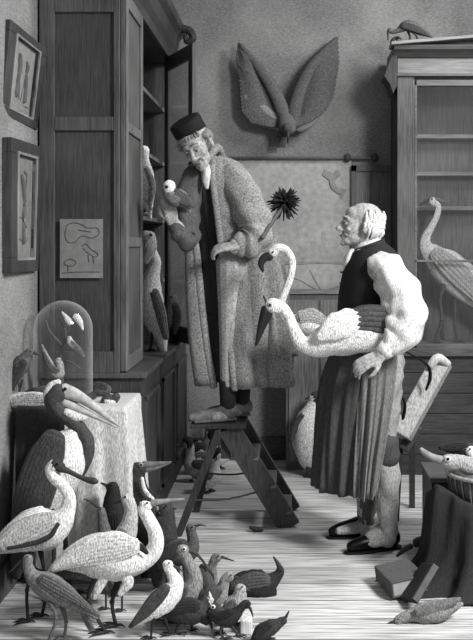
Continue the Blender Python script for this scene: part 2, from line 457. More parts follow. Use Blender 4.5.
for q in (((325,172),(331,176),(333,186),(340,192),(344,190),(341,198)), ((324,174),(330,178)), ((333,178),(338,173))):
    obj('painted_figure', MB().tube([S(x, y, yq) for x, y in q], [.018,.02,.022,.02,.014,.01][:len(q)], lat=Vector((0,1,0)), w=.08, seg=8), mat(.52, 'paper'), sh)
for q in (((262,262),(290,264),(320,263),(348,264)), ((262,285),(280,276),(300,280),(320,290),(348,284)), ((310,270),(318,285),(330,300))):
    obj('painted_hill_line', MB().tube([S(x, y, yq) for x, y in q], [.005]*len(q), lat=Vector((0,1,0)), w=.2, seg=6), mat(.54, 'paper'), sh)

# low dark cupboard below chart
mb = MB(); lx0, lx1 = (286-VX)*6.1/F, (345-VX)*6.1/F
lz = EYE-(290-HY)*6.1/F
lc = thing('low_cupboard', 'low dark cupboard under the wall chart behind the penguin', 'cupboard', ((lx0+lx1)/2, 6.12, 0))
obj('carcass', MB().bx(lx0, lx1+.25, 6.0, 6.25, 0, lz-.02), mat(.34, 'wood'), lc, smooth=False)
obj('top', MB().bx(lx0-.02, lx1+.27, 5.98, 6.25, lz-.02, lz), mat(.42, 'woodx'), lc, smooth=False)
mb = MB()
for i in range(3):
    x = lx0+.02+i*.21; mb.bx(x, x+.19, 5.99, 6.0, .06, lz-.06)
obj('door', mb, mat(.38, 'wood'), lc, smooth=False)

# ================================================================== RIGHT CABINET
RX0, RX1 = (397-VX)*5.9/F, 2.2
YF = 5.9
rc = thing('glazed_bookcase', 'tall glazed wooden cabinet with pediment and shelves at the right of the back wall', 'cabinet', (1.4, 6.1, 0))
def rb(n, mb, v=.40, k='wood', p=None, bev=.003): return obj(n, mb, mat(v*.84, k), p or rc, smooth=False, bevel=bev)
zz = lambda py, Y=YF: EYE-(py-HY)*Y/F
mb = MB()
bz = zz(352)
n = 6
for i in range(n): mb.bx(RX0-.02, RX1, YF-.03+.002*(i % 2), YF+.35, i*bz/n+.003, (i+1)*bz/n-.003)
mb.bx(RX0-.01, RX1, YF-.02, YF+.35, 0, bz)
rb('base', mb, .29, 'woodx', bev=.002)
rb('base_ledge', MB().bx(RX0-.05, RX1, YF-.07, YF+.35, bz-.02, bz+.03), .36, 'woodx')
top = zz(75)
rb('back_board', MB().bx(RX0, RX1, YF+.34, YF+.36, bz, top+.05), .42)
rb('side_panel', MB().bx(RX0, RX0+.02, YF, YF+.35, bz, top), .28)
mb = MB().bx(RX0, RX0+.10, YF-.02, YF+.02, bz, top); mb.bx(RX0+.10, RX0+.115, YF-.01, YF+.02, bz, top)
rb('stile', mb, .36)
for py in (132, 171, 207):
    rb('shelf', MB().bx(RX0+.02, RX1, YF+.25, YF+.34, zz(py)-.012, zz(py)+.015), .55, 'woodx')
rb('cabinet_floor', MB().bx(RX0+.02, RX1, YF, YF+.34, bz+.03, bz+.045), .5, 'woodx')
mb = MB().bx(RX0+.115, RX1, YF-.01, YF+.01, zz(261)-.008, zz(261)+.008); mb.bx(RX0+.115, RX1, YF-.01, YF+.01, zz(350), zz(344)); mb.bx(RX0+.115, RX1, YF-.01, YF+.01, zz(86), zz(80)); mb.bx(RX1-.06, RX1, YF-.01, YF+.01, zz(350), zz(80)); mb.bx(RX0+.115, RX0+.13, YF-.01, YF+.01, zz(350), zz(80))
df = rb('door_frame', mb, .42, 'woodx')
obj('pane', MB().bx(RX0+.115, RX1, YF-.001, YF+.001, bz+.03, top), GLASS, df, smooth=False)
rb('frieze', MB().bx(RX0, RX1, YF-.02, YF+.35, top, zz(59)), .46, 'woodx')
rb('architrave', MB().bx(RX0-.01, RX1, YF-.035, YF+.35, zz(77), zz(74)), .36, 'woodx')
prof = [(0, zz(60)), (.03, zz(58)), (.06, zz(54)), (.09, zz(52)), (.10, zz(48)), (-.34, zz(48)), (-.34, zz(60))]
rb('cornice', MB().prism([(RX0-.03, YF-q, z) for q, z in prof], (RX1-RX0, 0, 0)), .33, 'woodx')
mb = MB().prism([(RX0-.05, YF-.04, zz(48)), (RX0+1.0, YF-.04, zz(35)), (RX0+1.9, YF-.04, zz(46)), (RX0+1.9, YF-.04, zz(49))], (0, .1, 0))
rb('pediment', mb, .36, 'woodx')
mb = MB().beam((RX0-.05, YF-.05, zz(47)), (RX0+1.02, YF-.05, zz(33.5)), .14, .02)
rb('raking_moulding', mb, .50, 'woodx')
mb = MB(); cxs = S(398, 42, YF-.05)
pts = [cxs+Vector((math.cos(t)*(.012+.009*t), 0, math.sin(t)*(.012+.009*t))) for t in [i*.7 for i in range(9)]]
mb.tube(pts, [.011]*9, lat=Vector((0,1,0)), w=3, seg=8, sub=3); mb.tube([cxs-Vector((0,.03,0)), cxs+Vector((0,.03,0))], [.016,.016], sub=2)
rb('scroll', mb, .27, bev=0)
mb = MB().prism([S(393,52,YF-.04), S(384,76,YF-.04), S(390,84,YF-.04), S(393,94,YF-.04), S(397,86,YF-.04), S(397,52,YF-.04)], (0,.2,0))
rb('bracket', mb, .24)

bird('ibis', 'dark stuffed ibis bending its bill down on top of the glazed cabinet', 'bird', YF-.05,
     [(432,37,1),(425,33,3.5),(415,28,5.5),(406,26,5.5),(399,30,3),(393,32,2),(389,30,2.6)], [(388,32,1.3),(388,40,.6)],
     [[(412,31),(417,37),(416,43)],[(408,31),(410,38),(407,43)]], wing=[(402,25,3),(414,28,4),(428,35,1.5)], tone=.30, wtone=.22, k=.0, zb=zz(44.5), toe=.02, legr=.8, eye=(389,30,.6))
bird('crane', 'tall pale crested crane standing behind glass on the cabinet floor at the far right', 'bird', YF+.14,
     [(498,312,3),(485,302,10),(466,285,17),(448,268,18),(435,257,12),(426,247,7.5),(426,237,4.6),(432,226,3.4),(437,215,3.1),(438,206,3.1),(432,201,4.2)], [(429,200,2),(420,205,1)],
     [[(444,285),(440,300),(442,320),(434,344)],[(453,285),(455,305),(455,325),(458,344)]],
     wing=[(436,254,8),(455,272,12),(478,296,8),(500,318,3)], tone=.80, wtone=.66, zb=bz+.045, toe=.06, legr=1.6, ltone=.3, eye=(432,199,.9), w=.5,
     extra=[('crest', [(436,199,2),(441,201,2),(446,202,1)], .4, .8, 0)])

# ================================================================== SPREAD-WING BIRD ON BACK WALL
yb_ = YW-.06
sb = thing('mounted_bird', 'dark stuffed bird of prey mounted with both wings spread high on the back wall', 'bird', S(289, 125, YW-.08))
def fan(sgn, pts_root, tips, lens):
    mb = MB()
    for i, ((rx, ry), (tx, ty)) in enumerate(zip(pts_root, tips)):
        a = S(rx, ry, yb_-.03); b = S(tx, ty, yb_-.02-.002*i)
        mid = a.lerp(b, .5)+Vector((0,-.02,0))
        r = lens[i]*YW/F
        mb.tube([a, mid, b], [r*.7, r, r*.45], lat=Vector((0,1,0)), w=.16, seg=8, sub=4)
    return mb
nL = 30
def lerp2(a, b, t): return (a[0]+(b[0]-a[0])*t, a[1]+(b[1]-a[1])*t)
def poly_at(P, t):
    t *= len(P)-1; i = min(int(t), len(P)-2); return lerp2(P[i], P[i+1], t-i)
Lt = [(239,44),(237,60),(240,75),(241,95),(243,112),(252,122),(262,124)]
Rt = [(337,38),(338,60),(336,75),(333,95),(325,110),(312,120),(300,124)]
lw = fan(-1, [lerp2((256,75),(284,124), i/(nL-1)) for i in range(nL)], [poly_at(Lt, i/(nL-1)) for i in range(nL)], [4.2]*nL)
lw.tube([S(240,44,yb_-.03), S(262,72,yb_-.05), S(277,97,yb_-.06), S(287,124,yb_-.07)], [.012,.035,.045,.05], lat=Vector((0,1,0)), w=.5, seg=10)
obj('wing', lw, mat(.34, 'feather'), sb)
rw = fan(1, [lerp2((306,72),(294,124), i/(nL-1)) for i in range(nL)], [poly_at(Rt, i/(nL-1)) for i in range(nL)], [4.4]*nL)
rw.tube([S(336,39,yb_-.03), S(312,66,yb_-.05), S(298,96,yb_-.06), S(292,124,yb_-.07)], [.012,.035,.045,.05], lat=Vector((0,1,0)), w=.5, seg=10)
obj('wing', rw, mat(.31, 'feather'), sb)
for q, w_ in (([(248,96,6),(256,108,9),(268,118,9),(280,124,7)], .42), ([(322,90,6),(316,106,9),(306,120,9),(298,126,7)], .40)):
    obj('wing_coverts', MB().tube([S(a,b,yb_-.045) for a,b,c in q], [c*YW/F for a,b,c in q], lat=Vector((0,1,0)), w=.35), mat(w_+.06, 'down'), sb)
obj('body', MB().tube([S(283,112,yb_-.06), S(287,124,yb_-.09), S(290,130,yb_-.10)], [.03,.065,.045], w=.8, lat=Vector((0,1,0))), mat(.36, 'down'), sb)
obj('head', MB().ell(S(287,128,yb_-.13), (.032,.036,.036)), mat(.30, 'down'), sb)
obj('bill', MB().tube([S(288,132,yb_-.15), S(288,138,yb_-.16), S(288,144,yb_-.15)], [.014,.010,.003]), mat(.2), sb)
mb = MB()
for j in range(4): mb.tube([S(283,128,yb_-.05), S(281+j*1.5-2,138,yb_-.05), S(280+j*2.4-3,147,yb_-.04)], [.015,.016,.008], lat=Vector((0,1,0)), w=.3)
obj('tail', mb, mat(.28, 'feather'), sb)

# ================================================================== STEPLADDER
ZT = .565
lad = thing('stepladder', 'dark wooden stepladder under the robed man with shadow lines modelled as dark strands across its legs', 'stepladder', (-.25, 4.85, 0))
LW = mat(.25, 'wood')
def pa(px, py, Y): return S(px, py, Y)
n0, n1 = pa(228, 420, 4.72), Vector(((290-VX)*4.79/F, 4.79, .0))
f0, f1 = pa(236, 420, 5.02), Vector(((292-VX)*5.09/F, 5.09, .0))
n0.z = f0.z = ZT-.02
mb = MB().beam(n0, n1, .035, .115); obj('rail', mb, mat(.25,'wood'), lad, smooth=False, bevel=.003)
mb = MB().beam(f0, f1, .035, .10); obj('rail', mb, mat(.25,'wood'), lad, smooth=False, bevel=.003)
for t in (.30, .58, .84):
    a = n0.lerp(n1, t); b = f0.lerp(f1, t)
    c = (a+b)/2; obj('tread', MB().box(c, (.11, abs(b.y-a.y)+.03, .022)), mat(.40, 'wood'), lad, smooth=False)
tp = thing  # noqa
obj('top_tread', MB().bx((194-VX)*4.87/F, (247-VX)*4.87/F, 4.68, 5.06, ZT-.022, ZT), mat(.22, 'wood'), lad, smooth=False, bevel=.003)
for Yl, px1 in ((4.66, 178), (5.08, 196)):
    a = pa(219, 424, Yl); a.z = ZT-.03; b = Vector(((px1-VX)*(Yl-.02)/F, Yl-.02, .0))
    obj('prop_leg', MB().beam(a, b, .03, .038), mat(.2, 'wood'), lad, smooth=False, bevel=.002)
mb = MB().bx((221-VX)*4.75/F, (231-VX)*4.75/F, 4.735, 4.755, ZT-.19, ZT-.02)
obj('cleat', mb, mat(.22,'wood'), lad, smooth=False)
mb = MB()
def lp(t, Yl, px1):
    a = pa(219, 424, Yl); a.z = ZT-.03; b = Vector(((px1-VX)*(Yl-.02)/F, Yl-.02, 0)); return a.lerp(b, t)
for q0, q1 in ((lp(.66, 4.66, 178), n0.lerp(n1, .62)), (lp(.6, 5.08, 196), f0.lerp(f1, .55))):
    m_ = (q0+q1)/2-Vector((0,0,.02)); obj('shadow_line', MB().tube([q0, m_, q1], [.006]*3, seg=6), mat(.2, 'cloth'), lad)  # dark strands modelled in place of shadow lines across the ladder legs

# ================================================================== PEOPLE
def head_prims(mb, M, s=1.0, bald=False):
    def E(c, r, R=None):
        MM = M.to_3x3() @ (R if R else Matrix.Identity(3))
        mb.ell(M @ (Vector(c)*s), tuple(q*s for q in r), seg=18, M=MM.normalized() if False else MM)
    def Tb(pts, rad):
        mb.tube([M @ (Vector(p)*s) for p in pts], [q*s for q in rad], seg=10, sub=3)
    E((0,.018,.045), (.074,.094,.078)); E((0,-.04,-.005), (.060,.052,.078)); E((0,-.035,-.06), (.050,.048,.042))
    E((0,-.082,-.098), (.019,.016,.016)); E((0,-.062,-.085), (.036,.028,.024))
    E((0,-.045,.055), (.056,.044,.042))
    Tb([(0,-.088,.022),(0,-.105,-.005),(0,-.120,-.030)], [.008,.011,.0135])
    E((-.012,-.104,-.034), (.009,.011,.008)); E((.012,-.104,-.034), (.009,.011,.008))
    Tb([(-.045,-.072,.022),(-.022,-.089,.031),(0,-.088,.026),(.022,-.089,.031),(.045,-.072,.022)], [.007,.009,.008,.009,.007])
    for x in (-1,1):
        E((x*.038,-.068,-.028), (.020,.018,.016)); E((x*.076,.012,-.012), (.008,.019,.031)); E((x*.080,.018,.006), (.007,.012,.014))
        Tb([(x*.020,-.088,-.036),(x*.032,-.080,-.058)], [.006,.005])
    E((0,-.094,-.058), (.021,.010,.0055)); E((0,-.092,-.069), (.018,.010,.006))
def face_parts(root, M, s=1.0, hair=.8):
    for x in (-1,1):
        e = obj('eye', MB().ell(M @ (Vector((x*.027,-.083,.004))*s), (.0115*s,)*3, seg=12), mat(.62, 'skin'), root)
        obj('pupil', MB().ell(M @ (Vector((x*.027,-.092,.001))*s), (.005*s,)*3, seg=8), mat(.06), e)
        obj('eyebrow', MB().tube([M @ (Vector(p)*s) for p in ((x*.012,-.094,.032),(x*.028,-.094,.038),(x*.046,-.078,.030))], [.0035,.005,.003], seg=6), mat(hair, 'down'), root)
        # lids
        obj('eyelid', MB().tube([M @ (Vector(p)*s) for p in ((x*.013,-.088,.009),(x*.027,-.097,.014),(x*.042,-.084,.009))], [.003,.0042,.003], seg=6), mat(.55, 'skin'), root)
    obj('mouth', MB().tube([M @ (Vector(p)*s) for p in ((-.022,-.096,-.064),(0,-.1035,-.0635),(.022,-.096,-.064))], [.0016,.0024,.0016], seg=6), mat(.2), root)

def hand_prims(mb, wrist, d, nrm, curl=1.0, s=1.0, thumb=1):
    """palm grows from the wrist along d, back of the hand faces nrm, fingers curl away from nrm"""
    d = d.normalized(); nrm = (nrm-d*nrm.dot(d)).normalized(); side = d.cross(nrm)
    for u in (-.024, -.008, .008, .024):
        mb.tube([wrist+side*u*.6*s, wrist+(d*.045+side*u)*s, wrist+(d*.088+side*u*1.1)*s], [.017*s,.0145*s,.0115*s], seg=8, sub=2)
    for i, (u, L) in enumerate(((-.031,.9),(-.0105,1.06),(.0105,1.0),(.031,.78))):
        p = wrist+(d*.088+side*u)*s; a = .35*curl; pts = [p]; 
        for seg_, l in enumerate((.040, .026, .020)):
            dd = d*math.cos(a)-nrm*math.sin(a)
            p = p+(dd+side*u*1.5)*l*L*s; pts.append(p); a += .62*curl
        mb.tube(pts, [.0098*s,.0092*s,.0082*s,.0068*s], seg=8, sub=3)
    b = wrist+(d*.022+side*thumb*.024-nrm*.004)*s
    m1 = b+(d*.030+side*thumb*.026-nrm*.014*curl)*s; m2 = m1+(d*.028+side*thumb*.006-nrm*.016*curl)*s; m3 = m2+(d*.018-side*thumb*.004-nrm*.010*curl)*s
    mb.tube([b,m1,m2,m3], [.014*s,.0115*s,.0098*s,.0078*s], seg=8, sub=3)

# ---- robed man on the ladder
YA = 4.85
A = lambda px, py, dy=0.0: S(px, py, YA+dy)
pa_root = thing('person', 'person in long brocade robe and dark cap, stooping on the stepladder, holding a bird', 'person', (A(222,412).x, YA, ZT))
bm_ = MB()
MA = Matrix.Translation(A(197,146,-.09)) @ Matrix.Rotation(math.radians(-21), 4, 'Y') @ Matrix.Rotation(math.radians(-20), 4, 'Z') @ Matrix.Rotation(math.radians(22), 4, 'X')
head_prims(bm_, MA, 1.04)
T = lambda pts, rad, **k: bm_.tube(pts, rad, **k)
T([A(199,152,-.02), A(207,165,.02), A(214,180,.05)], [.05,.055,.07])
T([A(214,172,.05), A(222,200,.05), A(232,235,.06), A(238,262,.06)], [.11,.15,.15,.14], lat=Vector((0,1,0)), w=.48)
# legs
for (hx, fx, dy) in ((232,224,-.06),(246,238,.07)):
    T([A(hx,262,dy), A((hx+fx)/2+2,330,dy-.02), A(fx+4,395,dy)], [.088,.06,.042])
    an = A(fx+4, 395, dy); T([an, Vector((an.x, an.y, ZT+.04)), Vector((an.x-.07, an.y-.05, ZT+.03))], [.04,.038,.03])
# far arm holding the bird (viewer's left)
T([A(192,178,.02), A(184,212,-.02), A(188,238,-.08), A(174,222,-.14)], [.06,.05,.045,.028])
hand_prims(bm_, A(173,223,-.15), Vector((-.1,-.2,.55)), Vector((.2,-1,.1)), 1.0, .95, thumb=-1)
# near arm
T([A(240,180,.02), A(256,215,-.08), A(252,242,-.14), A(236,246,-.20)], [.065,.055,.045,.03])
hand_prims(bm_, A(237,246,-.21), Vector((-1,-.15,-.1)), Vector((.1,-.5,.9)), 1.1, .95, thumb=1)
organic('body', bm_, mat(.60, 'skin'), pa_root, vox=.0055, smooth=3)
face_parts(pa_root, MA, 1.04, .45)
# hair fringe and cap
mb = MB()
for a in range(-150, 151, 11):
    if abs(a) < 60: continue
    t = math.radians(a); c = Vector((math.sin(t)*.072, .012-math.cos(t)*.088, .048)); dn = Vector((math.sin(t)*.014, -.003*math.cos(t), -.026-.010*math.cos(a*7)-(.02 if abs(a) > 90 else 0)))
    mb.tube([MA @ c, MA @ (c+dn*.5+Vector((math.sin(t)*.01,0,0))), MA @ (c+dn)], [.013,.013,.006], seg=6)
for x in (-.058,-.044,-.03,-.016,-.002,.012,.028,.044,.058):
    mb.tube([MA @ Vector((x,-.070+.3*abs(x),.082)), MA @ Vector((x*1.08+.004,-.090+.42*abs(x),.070)), MA @ Vector((x*1.1-.003,-.086+.4*abs(x),.058))], [.007,.008,.004], seg=6)
obj('hair', mb, mat(.48, 'feather'), pa_root)
mb = MB(); rings = []
for r, z in ((.02,.150),(.07,.151),(.084,.147),(.087,.138),(.086,.11),(.086,.085),(.086,.072),(.074,.070)):
    rings.append([MA @ Vector((r*math.cos(2*PI*k/28), .018+1.13*r*math.sin(2*PI*k/28), z+(.012*math.sin(2*PI*k/28)*-1 if z < .12 else 0))) for k in range(28)])
mb.ring_loft(rings); cap = obj('cap', mb, mat(.09, 'cloth'), pa_root)
# inner dark gown
def skirt(rows, Yc, n=96, gap=None, gc=0, fold=0, nf=11, ph=0, dyf=.62, thick=True, grow=1.0, droop=None):
    """rows: (cx, py, half width px, depth factor); gap(frac) = half angle left open at angle gc (0 = towards the camera)"""
    rings = []
    for i, (cx, py, hw, dz) in enumerate(rows):
        c = S(cx, py, Yc+dz); s = i/(len(rows)-1)
        g = gap(s) if gap else 0
        ring = []
        for k in range(n+(1 if gap else 0)):
            t = (k/n)
            a = (gc+g+(2*PI-2*g)*t) if gap else 2*PI*t
            f = fold*(s**grow)
            q = 1+f*(.5*math.sin(nf*a+ph+1.5*math.sin(3*a+s*2))+.35*math.sin((nf*2-3)*a-ph*2+s*3)+.3*math.sin(5*a+ph+s*2))
            r = hw*YA/F*q
            z = c.z + (droop(a, s) if droop else 0)
            ring.append(Vector((c.x+r*math.sin(a), c.y-r*(dyf(s) if callable(dyf) else dyf)*math.cos(a), z)))
        rings.append(ring)
    return rings
def densify(rows, n=4):
    C = crom([Vector(r) for r in rows], n); return [tuple(c) for c in C]
rows = densify([(211,166,8,0),(212,172,17,.03),(214,190,25,.05),(220,215,28,.05),(226,245,30,.05),(232,290,34,.05),(236,340,36,.05),(238,380,35,.05)])
mb = MB().ring_loft(skirt(rows, YA, fold=.08, nf=9, dyf=lambda s: .86-.32*s)); obj('under_gown', mb, mat(.15, 'cloth'), pa_root)
# outer brocade robe, open down the front left
rows = densify([(212,158,11,.02),(216,164,20,.04),(217,172,27,.05),(221,188,33,.05),(227,215,38,.05),(233,245,42,.05),(238,280,45,.05),(241,315,46,.05),(244,350,46,.05),(247,384,44,.05)])
def gapf(s): return .56-.16*min(1, s*1.8)
rings = skirt(rows, YA, gap=gapf, gc=-.62, fold=.25, nf=9, grow=.6, ph=1.0)
mb = MB().ring_loft(rings, close=False, caps=False)
rob = obj('robe', mb, mat(.43, 'brocade'), pa_root); so = rob.modifiers.new('t', 'SOLIDIFY'); so.thickness = .014; so.offset = 1
# lapel along both front edges
mb = MB()
for idx in (0, -1):
    pts = [r[idx]+Vector((0,-.012,0)) for r in rings[::3]]
    mb.tube(pts, [.020]*len(pts), lat=Vector((0,1,0)), w=.5, seg=8, sub=2)
obj('robe_edging', mb, mat(.46, 'brocade'), pa_root)
# collar
mb = MB().tube([A(202,170,-.10), A(208,158,-.06), A(217,148,.02), A(222,158,.10)], [.016,.022,.026,.024], seg=10); obj('collar', mb, mat(.42, 'brocade'), pa_root)
# flying corner of robe hem
mb = MB(); 
g_ = [[S(262+u*34+3*math.sin(v*5), 300+v*72-u*18+u*v*8, YA-.02+.05*math.sin(u*7+v*2)) for u in [i/10 for i in range(11)]] for v in [i/10 for i in range(11)]]
g_ = [[S(258+ (8+34*v)*u+ (2*math.sin(v*6)), 290+v*70+u*(8-12*v), YA-.05+.05*math.sin(u*6+v*2)) for u in [i/10 for i in range(11)]] for v in [i/12 for i in range(13)]]
mb.ring_loft(g_, close=False, caps=False)
hc = obj('robe_skirt', mb, mat(.43, 'brocade'), pa_root); so = hc.modifiers.new('t', 'SOLIDIFY'); so.thickness = .012
fold_mod = lambda a, s: 1+.06*math.sin(5*a+9*s)+.11*math.sin(s*34+2*math.sin(a))*(.3+s*.9)
mb = MB().tube([A(229,173,.02), A(241,191,-.04), A(252,214,-.09), A(256,232,-.12), A(249,243,-.15), A(240,245,-.17)], [.072,.088,.095,.092,.080,.062], mod=fold_mod, seg=24, sub=8)
obj('sleeve', mb, mat(.47, 'brocade'), pa_root)
mb = MB().tube([A(244,246,-.15), A(236,246,-.18)], [.050,.046], seg=16, sub=3); obj('cuff', mb, mat(.80, 'cloth'), pa_root)
mb = MB().tube([A(196,176,.0), A(188,200,-.03), A(187,225,-.06), A(188,240,-.09), A(178,232,-.13)], [.07,.075,.07,.06,.045], mod=fold_mod, seg=20, sub=6)
obj('sleeve', mb, mat(.34, 'cloth'), pa_root)
mb = MB().tube([A(180,233,-.12), A(174,226,-.14)], [.043,.036], seg=12, sub=2); obj('cuff', mb, mat(.30, 'cloth'), pa_root)
# white cravat
mb = MB().tube([A(204,165,-.05), A(206,171,-.08), A(206,180,-.10), A(207,188,-.11)], [.026,.024,.020,.010], mod=lambda a, s: 1+.12*math.sin(4*a+s*9), seg=14); obj('cravat', mb, mat(.72, 'cloth'), pa_root)
# shoes
for fx, dy in ((224,-.06),(238,.07)):
    an = A(fx+4, 400, dy); z = ZT+.005
    mb = MB().tube([Vector((an.x+.03, an.y, z+.05)), Vector((an.x, an.y-.01, z+.045)), Vector((an.x-.06, an.y-.03, z+.034)), Vector((an.x-.15, an.y-.06, z+.028)), Vector((an.x-.19, an.y-.075, z+.024))], [.04,.044,.035,.032,.02], w=.8, lat=Vector((.3,1,0)), seg=14)
    mb.box((an.x-.07, an.y-.03, z+.006), (.23, .07, .012), Matrix.Rotation(.38, 3, 'Z'))
    obj('shoe', mb, mat(.42, 'plain'), pa_root)
    obj('stocking', MB().tube([A(fx+4, 380, dy), A(fx+4, 396, dy), Vector((an.x, an.y, z+.06))], [.05,.045,.042]), mat(.16, 'cloth'), pa_root)

# bird in his hand
bird('hand_held_bird', 'small dark bird with a round white face held up in the robed man\'s hand', 'bird', YA-.22,
     [(190,212,1.5),(186,204,5),(180,199,9),(174,197,9),(170,192,7.5),(169,187,6.6)], [(165,190,1.8),(164,195,.8)], wing=[(176,193,5),(183,199,6),(194,206,2)],
     tone=.42, wtone=.3, zb=A(174,205).z, extra=[('face', [(169,191,5.6),(169,186,6.4),(168,184,5.4)], .88, 1.08, -.8)], eye=(166.5,187,1.7,7.6), k=.3)
# feather duster under his arm
fd = thing('feather_duster', 'dark feather duster sticking out from under the robed man\'s arm', 'duster', A(262,235,.02))
obj('handle', MB().tube([A(262,238,-.22), A(272,222,-.14), A(283,206,-.03)], [.012,.012,.013]), mat(.25, 'wood'), fd)
mb = MB(); c0 = A(284,203,0)
for i in range(170):
    v = Vector((random.gauss(.25,1), random.gauss(0,1), random.gauss(.3,1))).normalized()
    ln = random.uniform(.06,.10)
    e_ = c0+v*ln; mb.tube([c0, c0+v*ln*.55, e_+Vector((0,0,-.008))], [.004,.006,.003], seg=5, sub=2)
obj('feathers', mb, mat(.14, 'feather'), fd)

# ---- standing man
YB = 4.5
B = lambda px, py, dy=0.0: S(px, py, YB+dy)
pb = thing('person', 'elderly balding person in dark waistcoat, white shirt sleeves and long apron, standing in profile', 'person', (B(375,545).x, YB, 0))
bm_ = MB()
MBt = Matrix.Translation(B(361,226,0)) @ Matrix.Rotation(math.radians(-84), 4, 'Z') @ Matrix.Rotation(math.radians(-7), 4, 'X')
head_prims(bm_, MBt, .97)
T = lambda pts, rad, **k: bm_.tube(pts, rad, **k)
LAT = Vector((0,1,0))
T([B(366,232), B(369,246), B(373,262)], [.055,.058,.075])
T([B(370,258), B(371,290), B(369,330), B(372,365)], [.10,.135,.13,.12], lat=LAT, w=1.3)
# legs (far, near)
T([B(366,365,.09), B(364,430,.10), B(364,470,.11), B(366,520,.12), B(367,535,.12)], [.085,.072,.055,.04,.036])
T([B(378,365,-.09), B(380,430,-.10), B(384,465,-.10), B(387,520,-.08), B(389,540,-.08)], [.09,.065,.052,.04,.036])
for (ax, ay, dy, tx, ty) in ((366,526,.12,338,531),(391,538,-.08,356,546)):
    T([B(ax,ay,dy), B((ax+tx)/2,(ay+ty)/2,dy-.02), B(tx,ty,dy-.04)], [.035,.03,.02])
# near arm (elbow back, forearm forward to the bird's body), far arm under the crane
T([B(378,268,-.17), B(398,292,-.25), B(406,320,-.29), B(392,345,-.335), B(380,356,-.345)], [.06,.055,.05,.042,.03])
hand_prims(bm_, B(382,355,-.345), Vector((-.8,-.1,-.35)), Vector((.2,-.6,.8)), .9, 1.0, thumb=-1)
T([B(372,268,.16), B(366,305,.20), B(350,335,.12), B(335,345,.04)], [.06,.05,.042,.03])
hand_prims(bm_, B(336,345,.04), Vector((-.9,-.5,-.05)), Vector((0,.4,-.9)), .8, .95, thumb=1)
organic('body', bm_, mat(.62, 'skin'), pb, vox=.0055, smooth=3)
face_parts(pb, MBt, .97, .75)
mb = MB()
for a in range(-164, 165, 8):         # fringe round the back of the head
    if abs(a) < 80: continue
    t = math.radians(a)
    for z0_, z1_ in ((.082,.03),(.062,.005),(.04,-.02),(.02,-.05)):
        if z0_ < .03 and abs(a) < 100: continue
        t += random.uniform(-.05,.05); z0_ += random.uniform(-.016,.006); z1_ += random.uniform(-.014,.006)
        c = Vector((math.sin(t)*.074, .016-math.cos(t)*.091, z0_)); d_ = Vector((math.sin(t)*.012, -math.cos(t)*.012, 0))
        e_ = Vector((math.sin(t)*.070, .014-math.cos(t)*.090, z1_))
        mb.tube([MBt @ (c*.97), MBt @ ((c+e_)*.485+d_), MBt @ (e_*.97)], [.006,.009,.004], seg=6, sub=3)
obj('hair', mb, mat(.80, 'down'), pb)
# cravat
mb = MB().tube([B(359,249,0), B(368,246,0), B(379,243,0)], [.066,.068,.066], w=1.0, seg=20, mod=lambda a, s: 1+.04*math.sin(6*a+5*s)); 
rings = []
for px_, py_, r in ((362,255,.07),(366,251,.073),(368,246,.068),(368,241,.062)):
    c = B(px_, py_); rings.append([c+Vector((r*math.cos(t)*1.0, r*.95*math.sin(t), .020*math.cos(t)+.004*math.sin(5*t))) for t in [2*PI*k/28 for k in range(28)]])
mb = MB().ring_loft(rings); mb.tube([B(353,252,-.01), B(349,262,-.02), B(347,272,-.02)], [.022,.028,.012], mod=lambda a, s: 1+.15*math.sin(4*a+s*8), seg=12)
obj('cravat', mb, mat(.82, 'cloth'), pb)
# shirt sleeves
sm_ = lambda a, s: 1+.08*math.sin(4*a+7*s)+.085*math.sin(s*30+2.5*math.sin(a+1))+.05*math.sin(9*a-12*s)-.10*abs(math.sin(s*13+1.2*math.sin(a)+a*.5))
mb = MB().tube([B(380,264,-.15), B(392,278,-.22), B(402,300,-.27), B(405,320,-.30), B(399,337,-.32), B(390,347,-.335)], [.075,.09,.10,.10,.085,.055], mod=sm_, seg=28, sub=7)
obj('shirt_sleeve', mb, mat(.78, 'cloth'), pb)
obj('cuff', MB().tube([B(390,345,-.335), B(385,351,-.345)], [.046,.044], seg=16, sub=3, mod=lambda a, s: 1+.05*math.sin(6*a)), mat(.84, 'cloth'), pb)
mb = MB().tube([B(374,264,.15), B(369,290,.20), B(360,320,.18), B(346,338,.10)], [.075,.085,.075,.05], mod=sm_, seg=20, sub=6)
obj('shirt_sleeve', mb, mat(.78, 'cloth'), pb)
# waistcoat: body shell
rings = []
for cx_, py_, hw, hd in densify([(369,246,15,.078),(370,249,18.5,.11),(372,254,22.5,.15),(372,262,27,.18),(370,275,29,.185),(368,295,30,.185),(366,318,29,.18),(367,345,29,.18),(369,362,30,.18)], 3):
    c = B(cx_, py_); r = hw*YB/F
    rings.append([c+Vector((r*math.cos(t)*(1+.02*math.sin(6*t)), hd*math.sin(t), .02*math.cos(t))) for t in [2*PI*k/40 for k in range(40)]])
wc = obj('waistcoat', MB().ring_loft(rings), mat(.12, 'cloth'), pb)
rr_ = []
for px_, py_, r in ((370,252,.088),(369,247,.080),(369,243.5,.077)):
    c = B(px_, py_); rr_.append([c+Vector((r*math.cos(t), r*.95*math.sin(t), .028*math.cos(t))) for t in [2*PI*k/28 for k in range(29)]])
obj('collar', MB().ring_loft(rr_, close=False, caps=False), mat(.16, 'cloth'), wc)
mb = MB()
for i in range(6): mb.ell(B(341.5-.6*i+.02*i*i, 272+i*11, -.03), (.008,.008,.008), seg=8)
obj('button', mb, mat(.4, 'metal'), wc)
